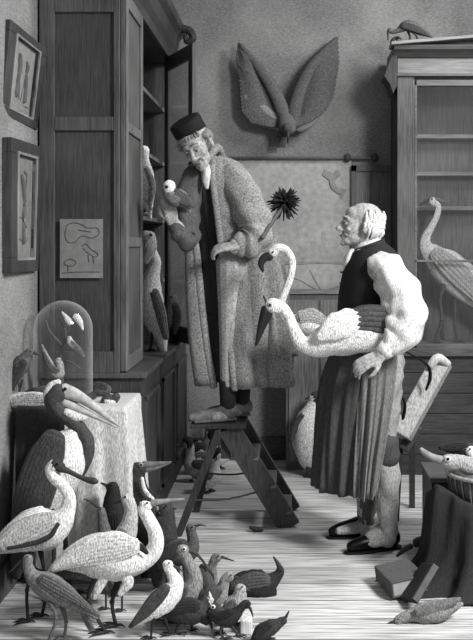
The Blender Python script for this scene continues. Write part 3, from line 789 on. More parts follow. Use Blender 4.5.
# apron: wraps front (left) and hangs to the shin
def ring_cloth(rows, Yc, n, a0, a1, f, nf, hd):
    rings = []
    R_ = densify(rows, 4)
    for i, (cx_, py_, hw, dz) in enumerate(R_):
        s = i/(len(R_)-1); c = S(cx_, py_, Yc+dz); ring = []
        for k in range(n+1):
            t = a0+(a1-a0)*k/n
            q = 1+f*(.3+s)*(.5*math.sin(nf*t+1+2*s)+.4*math.sin(nf*1.9*t-s*3)+.2*math.sin(nf*3.3*t))
            r = hw*Yc/F*q; ring.append(Vector((c.x+r*math.cos(t), c.y+hd(s)*q*math.sin(t), c.z)))
        rings.append(ring)
    return rings
ap = ring_cloth([(366,338,27,0),(363,355,33,0),(358,385,38,0),(354,420,38,0),(351,455,37,0),(349,484,36,0)], YB, 70, math.radians(70), math.radians(297), .10, 11, lambda s: .19+.04*s)
o = obj('apron', MB().ring_loft(ap, close=False, caps=False), mat(.25, 'cloth'), pb); so = o.modifiers.new('t', 'SOLIDIFY'); so.thickness = .01
lp_ = ring_cloth([(374,338,22,-.02),(374,352,25,-.02),(372,380,24,-.03),(368,420,21,-.05),(364,455,18,-.06),(361,486,15,-.07)], YB, 44, math.radians(215), math.radians(322), .13, 12, lambda s: .20+.04*s)
o = obj('apron_flap', MB().ring_loft(lp_, close=False, caps=False), mat(.42, 'cloth'), pb); so = o.modifiers.new('t', 'SOLIDIFY'); so.thickness = .01
tag(o, 'lighter turned-over edge of the apron')
# breeches
wm = lambda a, s: 1+.05*math.sin(3*a+14*s)-.12*abs(math.sin(s*15+a*1.3))+.03*math.sin(9*a+5*s)
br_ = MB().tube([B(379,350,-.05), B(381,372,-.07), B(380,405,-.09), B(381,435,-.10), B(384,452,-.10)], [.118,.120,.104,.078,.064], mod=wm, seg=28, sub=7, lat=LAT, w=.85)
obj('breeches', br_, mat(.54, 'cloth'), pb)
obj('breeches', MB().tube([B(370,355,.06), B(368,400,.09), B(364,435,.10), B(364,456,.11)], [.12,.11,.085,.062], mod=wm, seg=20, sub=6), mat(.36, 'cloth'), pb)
# gaiters and knee bands, shoes
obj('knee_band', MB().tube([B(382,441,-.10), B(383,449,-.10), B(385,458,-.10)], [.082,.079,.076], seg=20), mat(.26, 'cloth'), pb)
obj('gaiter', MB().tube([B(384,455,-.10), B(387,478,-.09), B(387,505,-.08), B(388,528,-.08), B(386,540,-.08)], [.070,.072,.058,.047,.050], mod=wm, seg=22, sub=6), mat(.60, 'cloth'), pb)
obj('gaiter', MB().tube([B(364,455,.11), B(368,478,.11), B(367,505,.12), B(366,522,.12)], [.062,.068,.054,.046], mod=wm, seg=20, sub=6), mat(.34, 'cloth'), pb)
def shoe(hx, tx, Yh, Yt, v, spat):
    h_ = Vector(((hx-VX)*Yh/F, Yh, 0)); t_ = Vector(((tx-VX)*Yt/F, Yt, 0)); d_ = (t_-h_); sd = Vector((-d_.y, d_.x, 0)).normalized()
    U = lambda f, z: h_+d_*f+Vector((0,0,z))
    mb = MB().tube([U(.04,.055), U(.2,.055), U(.45,.046), U(.72,.038), U(.95,.032)], [.042,.046,.042,.038,.026], lat=sd, w=.95, seg=16)
    s_ = obj('shoe', mb, mat(v, 'metal'), pb)
    obj('sole', MB().tube([U(.0,.008), U(.3,.008), U(.7,.008), U(1.0,.008)], [.04,.042,.046,.028], lat=Vector((0,0,1)), w=.18, seg=16), mat(.07), s_)
    if spat:
        obj('spat', MB().tube([U(.14,.11), U(.22,.08), U(.38,.062), U(.55,.052)], [.05,.058,.052,.042], lat=sd, w=.95, seg=18), mat(.6, 'cloth'), pb)
shoe(396, 348, 4.46, 4.37, .1, True)
shoe(368, 330, 4.66, 4.60, .1, False)

# crane under his arm
bird('crane', 'large white crane with long drooping dark bill held under the standing man\'s arm', 'bird', YB-.24,
     [(404,322,5),(392,326,14),(374,329,21),(352,332,22),(332,338,18),(315,345,12),(302,343,8),(294,330,6),(289,318,5.5),(283,309,6),(274,306,8),(270,306,7)],
     [[(266,309,5),(261,325,3.4),(256,345,1.2)],[(270,313,3),(264,326,2.4),(257,344,1)]],
     wing=[(346,322,9),(364,319,14),(386,320,14),(408,320,8)], tone=.82, wtone=.27, btone=.12, zb=B(350,350).z, w=.75, eye=(270,305,1.3,6.4), ering=.6, k=.0,
     extra=[('shoulder_feathers', [(320,337,5),(333,329,13),(346,323,14),(358,318,10),(368,313,4)], .86, .35, -15)])
bird('flamingo', 'white flamingo with hooked dark bill and looping neck behind the held crane', 'bird', YB-.02,
     [(330,335,4),(318,325,12),(305,322,12),(294,322,8),(284,316,4.2),(281,304,3.8),(286,290,3.6),(291,275,3.6),(292,260,3.6),(286,250,3.8),(278,248,4.5),(272,253,5)],
     [[(270,256,4.6),(264,258,4),(261,264,3.2),(263,271,1.5)]], wing=[(300,318,6),(312,316,8),(326,322,4)], tone=.80, wtone=.6, btone=.16, zb=B(305,335).z, w=.7, eye=(273,252,1,4.5), legs=())

# slanting board with curved arms behind standing man
bd = thing('folding_seat', 'pale slanted wooden board with thin curved arms leaning behind the standing man', 'seat', (S(425,440,4.9).x, 4.9, .35))
bd.location = Vector((S(400,450,4.9).x, 4.9, 0))
a, b_ = S(440, 362, 5.0), S(399, 436, 4.85)
obj('board', MB().beam(a, b_, .10, .105, side=Vector((.3,1,.1))), mat(.62, 'wood'), bd, smooth=False, bevel=.008)
obj('board_edge', MB().beam(a+Vector((.045,0,-.03)), b_+Vector((.045,0,-.03)), .11, .035, side=Vector((.3,1,.1))), mat(.4, 'wood'), bd, smooth=False, bevel=.004)
obj('top_roll', MB().tube([S(430,366,4.92), S(438,358,4.93), S(448,364,4.95)], [.022,.026,.02]), mat(.66, 'wood'), bd)
for q in ([(392,345,4.72),(414,356,4.75),(428,366,4.8),(430,378,4.82),(426,390,4.84)], [(394,372,4.8),(400,392,4.8),(405,404,4.82),(403,418,4.84),(399,430,4.84)]):
    obj('arm', MB().tube([S(*p) for p in q], [.006,.006,.008,.010,.006], seg=8), mat(.16, 'metal'), bd)
lo = S(404, 444, 4.86)
obj('foot_block', MB().beam(S(417,424,4.9), S(402,448,4.9), .12, .06), mat(.24, 'wood'), bd, smooth=False, bevel=.01)
obj('support_leg', MB().beam(S(400,448,4.88), Vector((S(396,520,4.9).x, 4.9, 0)), .03, .03), mat(.2, 'wood'), bd, smooth=False)
obj('support_leg', MB().beam(S(412,430,5.0), Vector((S(412,480,5.15).x, 5.15, 0)), .03, .03), mat(.2, 'wood'), bd, smooth=False)

# ================================================================== TABLE, JAR AND ITS BIRDS
TZ = .785
tb = thing('side_table', 'cloth-covered table in front of the cupboard end carrying the glass dome', 'table', (-.98, 4.12, 0))
tx0, tx1, ty0, ty1 = XL+.03, (128-VX)*4.05/F, 3.97, 4.36
obj('tabletop', MB().bx(tx0, tx1, ty0, ty1, TZ-.035, TZ-.008), mat(.3, 'woodx'), tb, smooth=False)
for x in (tx0+.04, tx1-.05):
    for y in (ty0+.04, ty1-.04): obj('leg', MB().bx(x-.02, x+.02, y-.02, y+.02, 0, TZ-.035), mat(.25, 'wood'), tb, smooth=False)
# cloth: a sheet draped over top with fold-rich skirt
rings = []; N_ = 120
def perim(t, ex):
    x0, x1, y0, y1 = tx0-ex*.2, tx1+ex, ty0-ex, ty1+ex*.2
    per = [(x0,y1),(x0,y0),(x1,y0),(x1,y1)]; L4 = [y1-y0, x1-x0, y1-y0, x1-x0]; tot = sum(L4); d_ = t*tot
    for i in range(4):
        if d_ <= L4[i] or i == 3:
            q = d_/L4[i]; a_ = per[i]; b2 = per[(i+1)%4]; return Vector((a_[0]+(b2[0]-a_[0])*q, a_[1]+(b2[1]-a_[1])*q, 0))
        d_ -= L4[i]
cc = Vector(((tx0+tx1)/2, (ty0+ty1)/2, 0))
for i, (sc_, z, ex) in enumerate([(.01,TZ,0),(.5,TZ,0),(.95,TZ,0),(1,TZ-.002,.002),(1,TZ-.02,.010),(1,TZ-.12,.014),(1,TZ-.25,.02),(1,TZ-.40,.026),(1,TZ-.52,.03),(1,TZ-.64,.035)]):
    ring = []
    for k in range(N_):
        p = perim(k/N_, ex); p = cc+(p-cc)*sc_
        s = max(0, (TZ-z)/.5); f = .018*s*(math.sin(k*.55)+.6*math.sin(k*1.13+1))
        dd = (p-cc).normalized() if (p-cc).length > 0 else Vector()
        zz_ = z-(.05*s*math.sin(k*.21) if s > .1 else 0)
        q = p+dd*f
        q.x = max(q.x, XL+.006); q.y = min(q.y, YN-.03)
        ring.append(Vector((q.x, q.y, zz_)))
    rings.append(ring)
clo = obj('tablecloth', MB().ring_loft(rings, caps=False), mat(.74, 'cloth'), base=(cc.x, cc.y, TZ))
tag(clo, 'pale wrinkled cloth draped over the table below the glass dome', 'tablecloth')
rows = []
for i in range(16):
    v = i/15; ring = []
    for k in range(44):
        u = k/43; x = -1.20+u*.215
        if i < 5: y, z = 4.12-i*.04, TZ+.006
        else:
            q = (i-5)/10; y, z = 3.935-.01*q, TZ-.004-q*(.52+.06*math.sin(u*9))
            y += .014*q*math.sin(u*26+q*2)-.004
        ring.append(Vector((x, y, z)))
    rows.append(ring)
o = obj('cloth_shade', MB().ring_loft(rows, close=False, caps=False), mat(.19, 'cloth'), base=(-1.09, 3.96, TZ)); so = o.modifiers.new('t', 'SOLIDIFY'); so.thickness = .006  # added dark sheet in place of shade on the tablecloth's left front
tag(o, 'dark sheet standing in for shade on the left front of the tablecloth behind the marabou stork', 'cloth')
# glass dome
YJ = 4.19
jc = S(63, 400, YJ); jr = 29*YJ/F
jar = thing('glass_dome', 'tall arched glass dome over small stuffed birds on the cloth-covered table', 'glass dome', (jc.x, YJ, TZ+.002))
z_top = EYE-(301-HY)*YJ/F; H = z_top-TZ-.03
obj('base', MB().lathe((jc.x, YJ, TZ+.002), [(.02,0),(jr+.02,0),(jr+.024,.012),(jr+.012,.026),(jr+.006,.03),(.02,.03)]), mat(.2, 'wood'), jar)
prof = [(jr, .03), (jr, H-jr+.03)]+[(jr*math.cos(t), H-jr+.03+jr*math.sin(t)) for t in [PI/2*i/10 for i in range(1, 10)]]+[(.003, H+.03)]
dm = MB(); dm.ring_loft([[Vector((jc.x+r*math.cos(2*PI*k/48), YJ+r*math.sin(2*PI*k/48), TZ+.002+z)) for k in range(48)] for r, z in prof], caps=False)
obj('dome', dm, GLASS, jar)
mb = MB().tube([Vector((jc.x-.01, YJ+.02, TZ+.03)), S(62,380,YJ+.02), S(60,355,YJ+.02), S(66,335,YJ), S(60,318,YJ)], [.012,.010,.009,.007,.004])
mb.tube([S(61,362,YJ), S(70,362,YJ-.02), S(80,368,YJ-.02)], [.006,.005,.003]); mb.tube([S(62,345,YJ), S(50,332,YJ), S(46,320,YJ)], [.006,.005,.003])
mb.tube([S(64,335,YJ), S(74,325,YJ), S(80,316,YJ)], [.006,.004,.003])
branch = obj('branch', mb, mat(.3, 'wood'), jar)
for (sp, bl, lab, wg, tn) in (
    ([(84,356,.8),(78,349,2.5),(71,343,3.5),(69,338,2.6)], [(67,338,1),(64,339,.4)], 'small crested pale bird perched at the middle of the glass dome', [(71,342,2),(78,348,2.4),(84,355,.8)], .7),
    ([(42,345,.8),(52,368,4),(58,374,6),(60,366,4),(58,360,3.4)], [(61,360,1),(66,361,.5)], 'pale bird near the foot of the branch inside the glass dome', [(58,372,3),(50,366,3),(44,352,1)], .62),
    ([(83,330,.8),(80,322,3),(77,318,3.4),(75,316,3)], [(73,316,.8),(71,317,.4)], 'white small bird at upper right inside the glass dome', None, .85),
    ([(62,312,.8),(68,320,3),(70,323,3.2)], [(72,325,.8),(73,327,.4)], 'small white bird at the top of the branch in the glass dome', None, .85)):
    bird('small_bird', lab, 'bird', YJ-.02, sp, bl, wing=wg, tone=tn, wtone=tn*.6, zb=S(0, sp[1][1]+4, YJ).z, primaries=3, eye=(sp[-1][0], sp[-1][1]-.3, .5), group='birds under the glass dome')
bird('thrush', 'small dark upright bird standing on the table at the left edge beside the glass dome', 'bird', 4.02,
     [(11,392,1.5),(14,380,5),(18,370,8),(23,362,8),(27,355,5),(30,352,4.5)], [(34,353,1.6),(39,355,.5)], [[(18,380),(19,392),(12,404)],[(22,380),(20,392),(20,403)]],
     wing=[(24,362,4),(17,372,5.5),(12,390,2)], tone=.34, wtone=.22, zb=TZ+.002, toe=.018, legr=.8, eye=(31,351,.7,4))
# dead birds lying on the table
bird('dead_bird', 'white dead bird lying flat at the left front edge of the table', 'bird', 3.985,
     [(3,403,2),(12,401,6.5),(26,400,8),(40,400,7.5),(50,402,5),(58,402,4)], [(61,402,1.5),(68,403,.6)], wing=[(44,399,4),(28,398,5),(8,402,2)], tone=.72, wtone=.6, zb=TZ+.012, w=.8)
bird('dead_bird', 'dark dead bird lying on the table behind the marabou stork\'s head', 'bird', 4.15,
     [(22,394,1),(32,393,5),(46,392,6),(56,394,4)], None, wing=[(50,391,3),(36,391,4),(24,394,1)], tone=.38, wtone=.3, zb=TZ+.002)
bird('dead_bird', 'dark mottled dead bird at the right rear of the cloth-covered table', 'bird', 4.25,
     [(84,392,1.5),(90,390,5.5),(100,389,7),(108,390,5)], None, wing=[(106,387,3),(96,386,4),(84,391,2)], tone=.30, wtone=.24, zb=TZ+.002)
bird('dead_bird', 'small dark-headed dead bird with upturned bill on the table\'s right corner', 'bird', 4.08,
     [(101,404,2),(107,399,5),(113,400,4.5),(117,396,4)], [(112,392,1.6),(119,391,1.2),(120,384,.7)], tone=.26, zb=TZ+.002, extra=[('breast', [(106,401,3),(110,402,3.4),(114,402,2.4)], .8, .9, -2)])

# ================================================================== SPECIMENS IN CUPBOARD
def zsh(z): return z
bird('perched_specimen', 'pale upright long-limbed specimen on the upper shelf inside the open cupboard', 'specimen', 5.15,
     [(150,218,2),(148,205,5),(147,190,8),(145,172,8),(144,160,5),(143,150,6.5)], [(140,151,2),(137,154,1)], [[(147,200),(151,208),(149,216)],[(145,200),(143,208),(146,216)]], wing=[(146,168,3),(152,185,4),(150,205,2)],
     tone=.90, wtone=.6, zb=1.672, eye=(143,149,1), legr=1.4, ltone=.7)
bird('owl', 'round-headed owl specimen on the middle cupboard shelf above the white bird', 'bird', 5.1,
     [(146,262,3),(146,252,9),(147,243,10),(148,236,8)], [(153,238,1.6),(154,241,.7)], wing=[(144,240,4),(142,252,5),(142,262,2)], tone=.70, wtone=.42, eye=(151,235,1.2,8), ering=.8, zb=EYE-(263-HY)*5.1/F)
bird('white_bird', 'tall white bird specimen leaning out of the open cupboard at ledge level', 'bird', 5.3,
     [(164,352,3),(160,335,8),(153,315,12),(150,295,12),(152,275,8),(155,262,6),(151,253,6.5)], [(146,256,2.2),(143,262,1)], [[(152,325),(152,338),(150,345)],[(156,325),(158,338),(160,346)]],
     wing=[(154,292,5),(160,312,6),(166,338,3)], tone=.97, wtone=.45, zb=.877, eye=(150,252,1.2), legr=1.3)
bird('parrot', 'small grey hunched parrot standing at the back end of the cupboard ledge', 'bird', 5.75,
     [(166,345,1.5),(168,330,5),(171,317,8),(173,305,7),(172,298,6)], [(168,299,2),(166,303,1)], [[(171,325),(171,335),(170,343)],[(174,325),(175,335),(174,343)]],
     wing=[(175,305,3.5),(177,318,4.5),(174,334,2)], tone=.45, wtone=.3, zb=.877, eye=(171,297,.9), legr=.9, toe=.02)
# ================================================================== FLOOR BIRDS
bird('marabou_stork', 'huge marabou stork with heavy pale bill and dark wings standing before the table', 'bird', 3.82,
     [(22,566,4),(30,535,13),(40,505,20),(52,478,26),(63,456,26),(70,442,18),(74,434,9)],
     [[(64,391,8),(76,395,6.2),(92,405,4.4),(106,416,2.8),(119,426,1)],[(64,402,5),(78,408,3.8),(96,417,2.4),(117,427,1)]],
     [[(50,500),(54,545),(52,592)],[(62,500),(66,548),(70,590)]],
     wing=[(54,438,12),(45,462,19),(32,502,19),(22,542,12),(16,576,5)], tone=.84, wtone=.24, btone=.66, ltone=.18, w=.8, legr=2.4, toe=.09, eye=(65,389,1.8,8), primaries=9,
     neck=([(80,474,5),(86,458,6.8),(87,442,7.2),(80,429,7),(69,419,7),(58,409,8),(54,399,9.8),(60,391,9.8)], .25),
     extra=[('ruff', [(49,404,3),(48,395,5),(52,386,4.5),(59,382,3)], .80, .9, 0), ('crop_pouch', [(66,412,4),(76,417,4.5),(85,418,2.5)], .78, .8, -3)])
bird('spoonbill', 'white spoonbill with dark flat-ended bill, at left in front of the marabou stork', 'bird', 3.60,
     [(-8,552,3),(2,545,9),(16,537,16),(34,530,21),(50,527,20),(61,520,13),(68,508,7.5),(69,496,6.2),(63,486,5.6),(54,478,5.6),(51,470,6),(55,465,6.5)],
     [(60,468,4.2),(70,472,2.6),(80,477,2.4),(88,480,3),(94,481,3.6),(97,482,2)],
     [[(30,547),(34,565),(27,590),(28,617)],[(40,548),(44,570),(46,592),(42,614)]],
     wing=[(54,520,9),(40,526,13),(18,536,13),(-4,549,5)], tone=.84, wtone=.70, btone=.20, ltone=.13, w=.8, legr=1.7, toe=.06, eye=(57,464,1.2,6.3),
     extra=[('face', [(54,464,5.6),(60,467,5.4),(63,469,4)], .2, .95, 0), ('flank_stripe', [(58,524,2),(50,536,2.6),(34,543,2.6),(8,548,2)], .22, .5, -17)], primaries=7)
bird('sandpiper', 'mottled grey wader with drooping tail, lowest bird in the bottom left corner', 'bird', 3.40,
     [(97,618,2),(84,608,6),(68,598,10),(52,588,13),(40,582,11),(32,575,7),(28,566,5),(28,558,5)], [(25,559,1.8),(17,565,1.2),(9,573,.6)],
     [[(50,602),(56,618),(48,642)],[(62,606),(66,622),(64,642)]], wing=[(42,580,7),(56,588,9),(76,600,6),(99,616,2)],
     tone=.44, wtone=.36, ltone=.35, legr=1.6, toe=.04, eye=(27,557,.9,5), tail=(82,612,92,630,5))
bird('heron', 'large white heron with grey back and S-curved neck, biggest bird at front centre-left', 'bird', 3.50,
     [(50,572,3),(62,565,9),(80,558,17),(100,556,22),(120,556,23),(136,558,17),(149,556,10),(156,546,8),(155,532,7),(149,520,6.5),(144,510,6.2),(146,504,6.8)],
     [(151,503,3.6),(165,501,2.4),(184,499,.8)],
     [[(98,575),(88,600),(106,632)],[(120,575),(112,602),(116,632)]],
     wing=[(134,546,9),(116,548,15),(92,552,15),(70,560,9),(52,570,3)], tone=.88, wtone=.78, btone=.5, ltone=.16, legr=2, toe=.07, eye=(147,503,1.2,6.6), primaries=8,
     extra=[('crown_stripe', [(150,500,2),(144,500,2.6),(139,505,1.5)], .14, 1.2, 0), ('flank_feathers', [(122,572,6),(128,582,6),(120,594,3)], .82, .6, -6), ('tail_feathers', [(100,575,5),(76,574,6),(54,574,3)], .28, .7, -6),
            ('thigh_feathers', [(104,576,6),(98,588,5),(94,598,2.5)], .80, .6, -8), ('shoulder_patch', [(136,545,3),(142,548,3.4),(147,553,2)], .15, .4, -13)])
bird('snipe', 'slender grey bird with thin bill pointing left, behind the heron\'s back', 'bird', 3.72,
     [(106,585,8),(109,560,13),(107,545,10),(104,528,6),(102,515,4.5),(101,510,4.2)], [(98,507,1.4),(91,502,1),(84,499,.5)], [[(107,575),(106,588),(106,600)]], tone=.36, w=.9, eye=(100,509,.8))
bird('cormorant', 'dark upright bird standing against the tablecloth behind the grey speckled bird', 'bird', 3.86,
     [(118,590,8),(118,560,15),(116,530,15),(113,505,10),(113,492,7),(112,486,6)], [(108,486,2),(101,483,1)], [[(116,570),(116,580),(116,590)]], tone=.12, wtone=.1, wing=[(112,515,6),(114,540,8),(118,570,4)], eye=(111,485,.8))
bird('speckled_bird', 'speckled pale bird looking left, between the dark upright bird and the heron\'s neck', 'bird', 3.70,
     [(118,580,8),(120,560,13),(124,540,12),(129,524,8.5),(131,511,6.5),(128,501,6.5),(126,498,6)], [(121,500,2.4),(115,503,1)], [[(122,575),(122,590),(122,600)]], tone=.66, wtone=.4, wing=[(122,532,5),(117,550,6),(114,570,3)], eye=(125,497,1.2,6), etone=.04)
bird('kingfisher', 'dark bird with long straight pointed bill, head above the others beside the tablecloth', 'bird', 4.08,
     [(150,580,8),(150,545,14),(146,515,13),(140,492,9),(137,477,8),(139,468,8)], [[(144,465,4),(156,464,2.6),(171,462,.8)],[(144,470,3),(156,468,2),(170,463,.7)]], [[(148,560),(148,570),(148,576)]], tone=.19, btone=.4, eye=(141,465,1.2,7.6), ering=.55,
     extra=[('neck_stripe', [(142,478,1.6),(145,490,2),(153,500,2),(158,508,1.5)], .85, .6, -12)])
bird('auk', 'stout dark bird with rounded head standing behind the heron\'s neck', 'bird', 3.92,
     [(162,585,9),(162,560,15),(163,535,14),(165,517,10),(164,508,9)], [(170,507,2),(176,509,1)], [[(162,570),(162,580),(162,589)]], tone=.20, wtone=.15, wing=[(158,520,5),(157,540,7),(159,565,3)], eye=(166,506,1,8.5),
     extra=[('cheek', [(158,508,3),(162,513,4),(167,514,3)], .62, .9, -3)])
bird('wader', 'black and white wader with slim white neck, in front below the heron\'s bill', 'bird', 3.44,
     [(131,626,2),(143,616,7),(157,605,12),(169,594,12),(175,583,8.5),(172,574,5.6),(168,567,5),(168,564,5.4)], [(172,565,1.6),(178,568,1.1),(184,572,.5)],
     [[(156,613),(152,626),(151,640)],[(163,612),(168,628),(170,640)]], wing=[(166,588,5.5),(157,599,8),(145,612,6),(130,627,2)],
     tone=.90, wtone=.26, ltone=.14, legr=1.2, toe=.04, eye=(169,563,1,5.4), extra=[('hind_neck', [(164,566,3),(165,576,3),(163,586,4)], .22, .7, 0)])
bird('curlew', 'grey curlew with long downcurved bill, behind the black and white wader', 'bird', 3.58,
     [(150,618,2),(162,610,8),(176,603,12),(188,594,12),(194,582,9),(193,571,7),(187,560,5.6),(183,552,6.4),(183,549,6.2)], [(188,550,2.2),(196,554,1.6),(203,561,1.2),(208,570,.6)],
     [[(176,610),(174,622),(172,634)],[(182,610),(184,622),(186,634)]], wing=[(184,588,6),(172,602,8),(152,616,3)], tone=.50, wtone=.30, eye=(184,549,1.1,6.2), ering=.75, legr=1.1)
bird('dark_ibis', 'dark bird with upright neck and short bill to the right, topmost behind the curlew', 'bird', 3.80,
     [(160,566,4),(170,556,11),(182,552,13),(190,550,9),(193,541,6),(191,532,5),(191,528,5.4)], [(195,526,1.6),(201,525,1),(206,526,.5)],
     [[(178,565),(178,585),(177,600)],[(184,565),(185,585),(186,600)]], wing=[(184,546,7),(172,552,8),(160,562,3)], tone=.30, wtone=.22, eye=(192,527,.9,5))
bird('rail', 'grey bird with upright neck and bill pointing right above the small waders', 'bird', 3.74,
     [(190,600,4),(200,594,8),(208,586,9),(211,575,6),(212,566,4.6),(215,559,4.6),(218,557,4.4)], [(222,557,1.6),(228,559,1),(234,561,.5)], [[(202,595),(202,602),(203,606)],[(206,595),(208,602),(208,606)]], tone=.40, wtone=.3, wing=[(206,582,4),(199,592,5),(190,600,2)], eye=(218,556,.9,4.4))
bird('plover', 'dark-winged bird with white breast and short hooked bill beside the curlew\'s bill', 'bird', 3.60,
     [(184,612,3),(192,607,8),(202,602,11),(208,592,9),(206,580,7),(203,571,5.4),(205,567,5)], [(209,570,1.8),(213,576,1),(214,580,.5)], [[(198,610),(198,620),(198,632)],[(203,610),(205,620),(206,632)]], tone=.26, wtone=.18, wing=[(200,592,6),(192,603,6),(184,612,2)],
     extra=[('breast', [(209,590,4),(209,600,5),(204,607,3.5)], .85, .9, -3)], eye=(206,566,1,5))
bird('phalarope', 'grey-brown small wader with thin bill stretched right, beside the crouching dark bird', 'bird', 3.66,
     [(205,608,3),(212,602,8),(219,594,8.5),(223,587,6),(225,580,5),(230,576,5)], [(235,577,1.6),(239,578,1),(243,578,.5)], [[(214,605),(214,612),(214,615)],[(218,605),(219,612),(220,615)]], tone=.50, wtone=.34, wing=[(220,589,4),(213,598,5.5),(205,607,2)], eye=(231,575,.9,5))
bird('bunting', 'plump pale-breasted small bird looking right, in front of the crouching dark bird', 'bird', 3.54,
     [(218,622,2),(226,614,7),(234,606,10),(239,598,8),(240,591,6),(241,588,5.6)], [(246,589,1.6),(250,591,.6)], [[(230,614),(230,620),(230,627)],[(236,614),(237,620),(237,627)]], tone=.58, wtone=.34, wing=[(234,602,4),(227,611,5.5),(217,622,2)], eye=(242,587,1,5.4))
bird('moorhen', 'round dark-bodied bird with head lowered at bottom centre of the flock', 'bird', 3.48,
     [(158,610,3),(168,610,9),(182,611,12.5),(194,612,13),(203,615,9),(208,620,6)], [(211,624,2),(212,629,.8)], [[(180,620),(176,630),(178,634)],[(190,620),(192,630),(190,634)]], tone=.19, wtone=.15, wing=[(196,606,6),(182,607,8),(164,610,4)], eye=(208,618,.9,6), ltone=.15)
bird('coot', 'small dark bird with a white eye ring facing right beside the round dark bird', 'bird', 3.47,
     [(230,624,3),(224,618,6),(218,612,6.4),(214,608,6.2)], [(210,610,2),(207,613,.8)], [[(222,622),(222,630),(222,635)]], tone=.20, wtone=.16, eye=(213,607,1.2,6.4), ering=.92)
bird('jacana', 'thin-legged blackish bird stooping its head right at the bottom of the flock', 'bird', 3.43,
     [(209,612,2),(216,617,6),(225,619,8),(234,615,7),(240,609,4.6),(245,604,4),(248,605,4)], [(250,608,1.6),(252,613,1),(253,617,.5)], [[(224,624),(220,632),(224,640)],[(230,624),(236,632),(238,640)]], tone=.15, wtone=.12, wing=[(230,612,4),(222,616,5),(210,613,2)], legr=1.2, eye=(248,603,.8,4))
bird('starling', 'dark bird with its bill pointing up right, on its own at the bottom centre edge', 'bird', 3.40,
     [(254,640,4),(262,632,8),(272,627,7.5),(279,623,5),(284,620,4)], [(286,617,1.6),(289,611,.6)], [[(262,636),(256,634),(250,640)],[(268,636),(268,640),(268,642)]], tone=.20, wtone=.15, wing=[(270,624,4),(262,630,5),(254,638,2)], eye=(284,619,.7,4))
bird('dark_diver', 'dark crouching long-necked bird with upturned bill, alone on the bare floor right of the flock', 'bird', 3.86,
     [(224,592,3),(234,586,9),(248,584,13),(260,584,14),(269,582,10),(276,577,6),(280,572,4.4),(280,568,3.4)], [(279,566,2.6),(277,562,1.9),(273.5,557,.9)],
     [[(250,590),(250,594),(250,594.7)],[(264,590),(265,594),(266,594.7)]], wing=[(266,580,7),(252,581,9),(232,586,4)], tone=.15, wtone=.28, eye=(281,571,.8,4), toe=.03, extra=[('tail_feathers', [(250,592,8),(264,592,9),(273,592,6)], .12, .9, 0)])
# small block beside them
bl_ = MB().bx((241-VX)*3.5/F, (252-VX)*3.5/F, 3.46, 3.54, 0, .055)
tag(obj('wooden_block', bl_, mat(.75, 'wood'), smooth=False, base=((246-VX)*3.5/F, 3.5, 0), bevel=.004), 'small pale wooden block on the floor by the lowest birds', 'block')
# scrap on the floor
mb = MB().tube([S(250,531,4.7), S(256,533,4.7), S(263,534,4.7)], [.008,.014,.004]); 
for v in mb.v: v.z = max(.001, v.z-min(q.z for q in mb.v)+.001) if False else v.z
zm = min(v.z for v in mb.v)
for v in mb.v: v.z += -zm+.001
tag(obj('wood_scrap', mb, mat(.15), base=(S(256,533,4.7).x, 4.7, 0)), 'small dark curled scrap lying on the bare floor below the ladder', 'scrap')

# penguin and ducks at back
bird('penguin', 'penguin with a pale front standing by the back wall behind the apron', 'bird', 5.84,
     [(322,470,7),(314,458,15),(311,440,18),(311,422,16),(313,409,9),(315,402,6.5),(315,398,6)], [(311,397,1.6),(305,399,.7)],
     [[(309,468),(309,473),(308,476)],[(318,468),(318,473),(318,476)]], wing=[(303,415,3),(295,427,4),(291,441,2)], tone=.72, wtone=.22, wside=.35, legr=2, toe=.06, eye=(314,397,.9,5.5),
     extra=[('dark_hood', [(317,404,6),(317,398,6.4),(315,395,5)], .2, 1, .5)])
dk = [(203,462,5.9,1,.82,'white duck standing behind the ladder leg, nearest the cupboard'),
      (217,452,6.0,1,.84,'plump white duck in the rear row between the ladder legs'),
      (198,470,5.7,-1,.6,'grey duck tucked against the cupboard behind the ladder'),
      (207,481,5.45,1,.80,'white-breasted duck lowest behind the ladder leg'),
      (201,447,6.15,1,.45,'dark-headed duck at the rear beside the cupboard edge')]
for i, (x, fy, Yd, dr, tn, lb) in enumerate(dk):
    yb0 = HY+EYE*F/Yd; q = 1.0
    def D(dx, dy, r): return (x+dr*dx*1.15, yb0-dy*1.18, r*1.15)
    bird('duck', lb, 'bird', Yd, [D(-12,13,2),D(-7,12,6),D(0,12,8.5),D(6,15,7),D(7,22,4),D(7,29,4),D(9,33,4.6)], [D(13,32,2)[:3],D(19,30,1.3)],
         [[D(-2,6,1)[:2],D(-2,3,1)[:2],D(-2,0,1)[:2]],[D(3,6,1)[:2],D(3,3,1)[:2],D(3,0,1)[:2]]], wing=[D(3,15,4),D(-4,14,5),D(-12,14,2)], tone=min(.95, tn*1.12), wtone=tn*.55, btone=.35, ltone=.3,
         eye=(x+dr*10.5, yb0-40, .8, 5), group='ducks behind the ladder', extra=[('dark_cap', [D(7,28,3),D(8,34,4),D(11,36,3)], .16, 1.05, 0)])

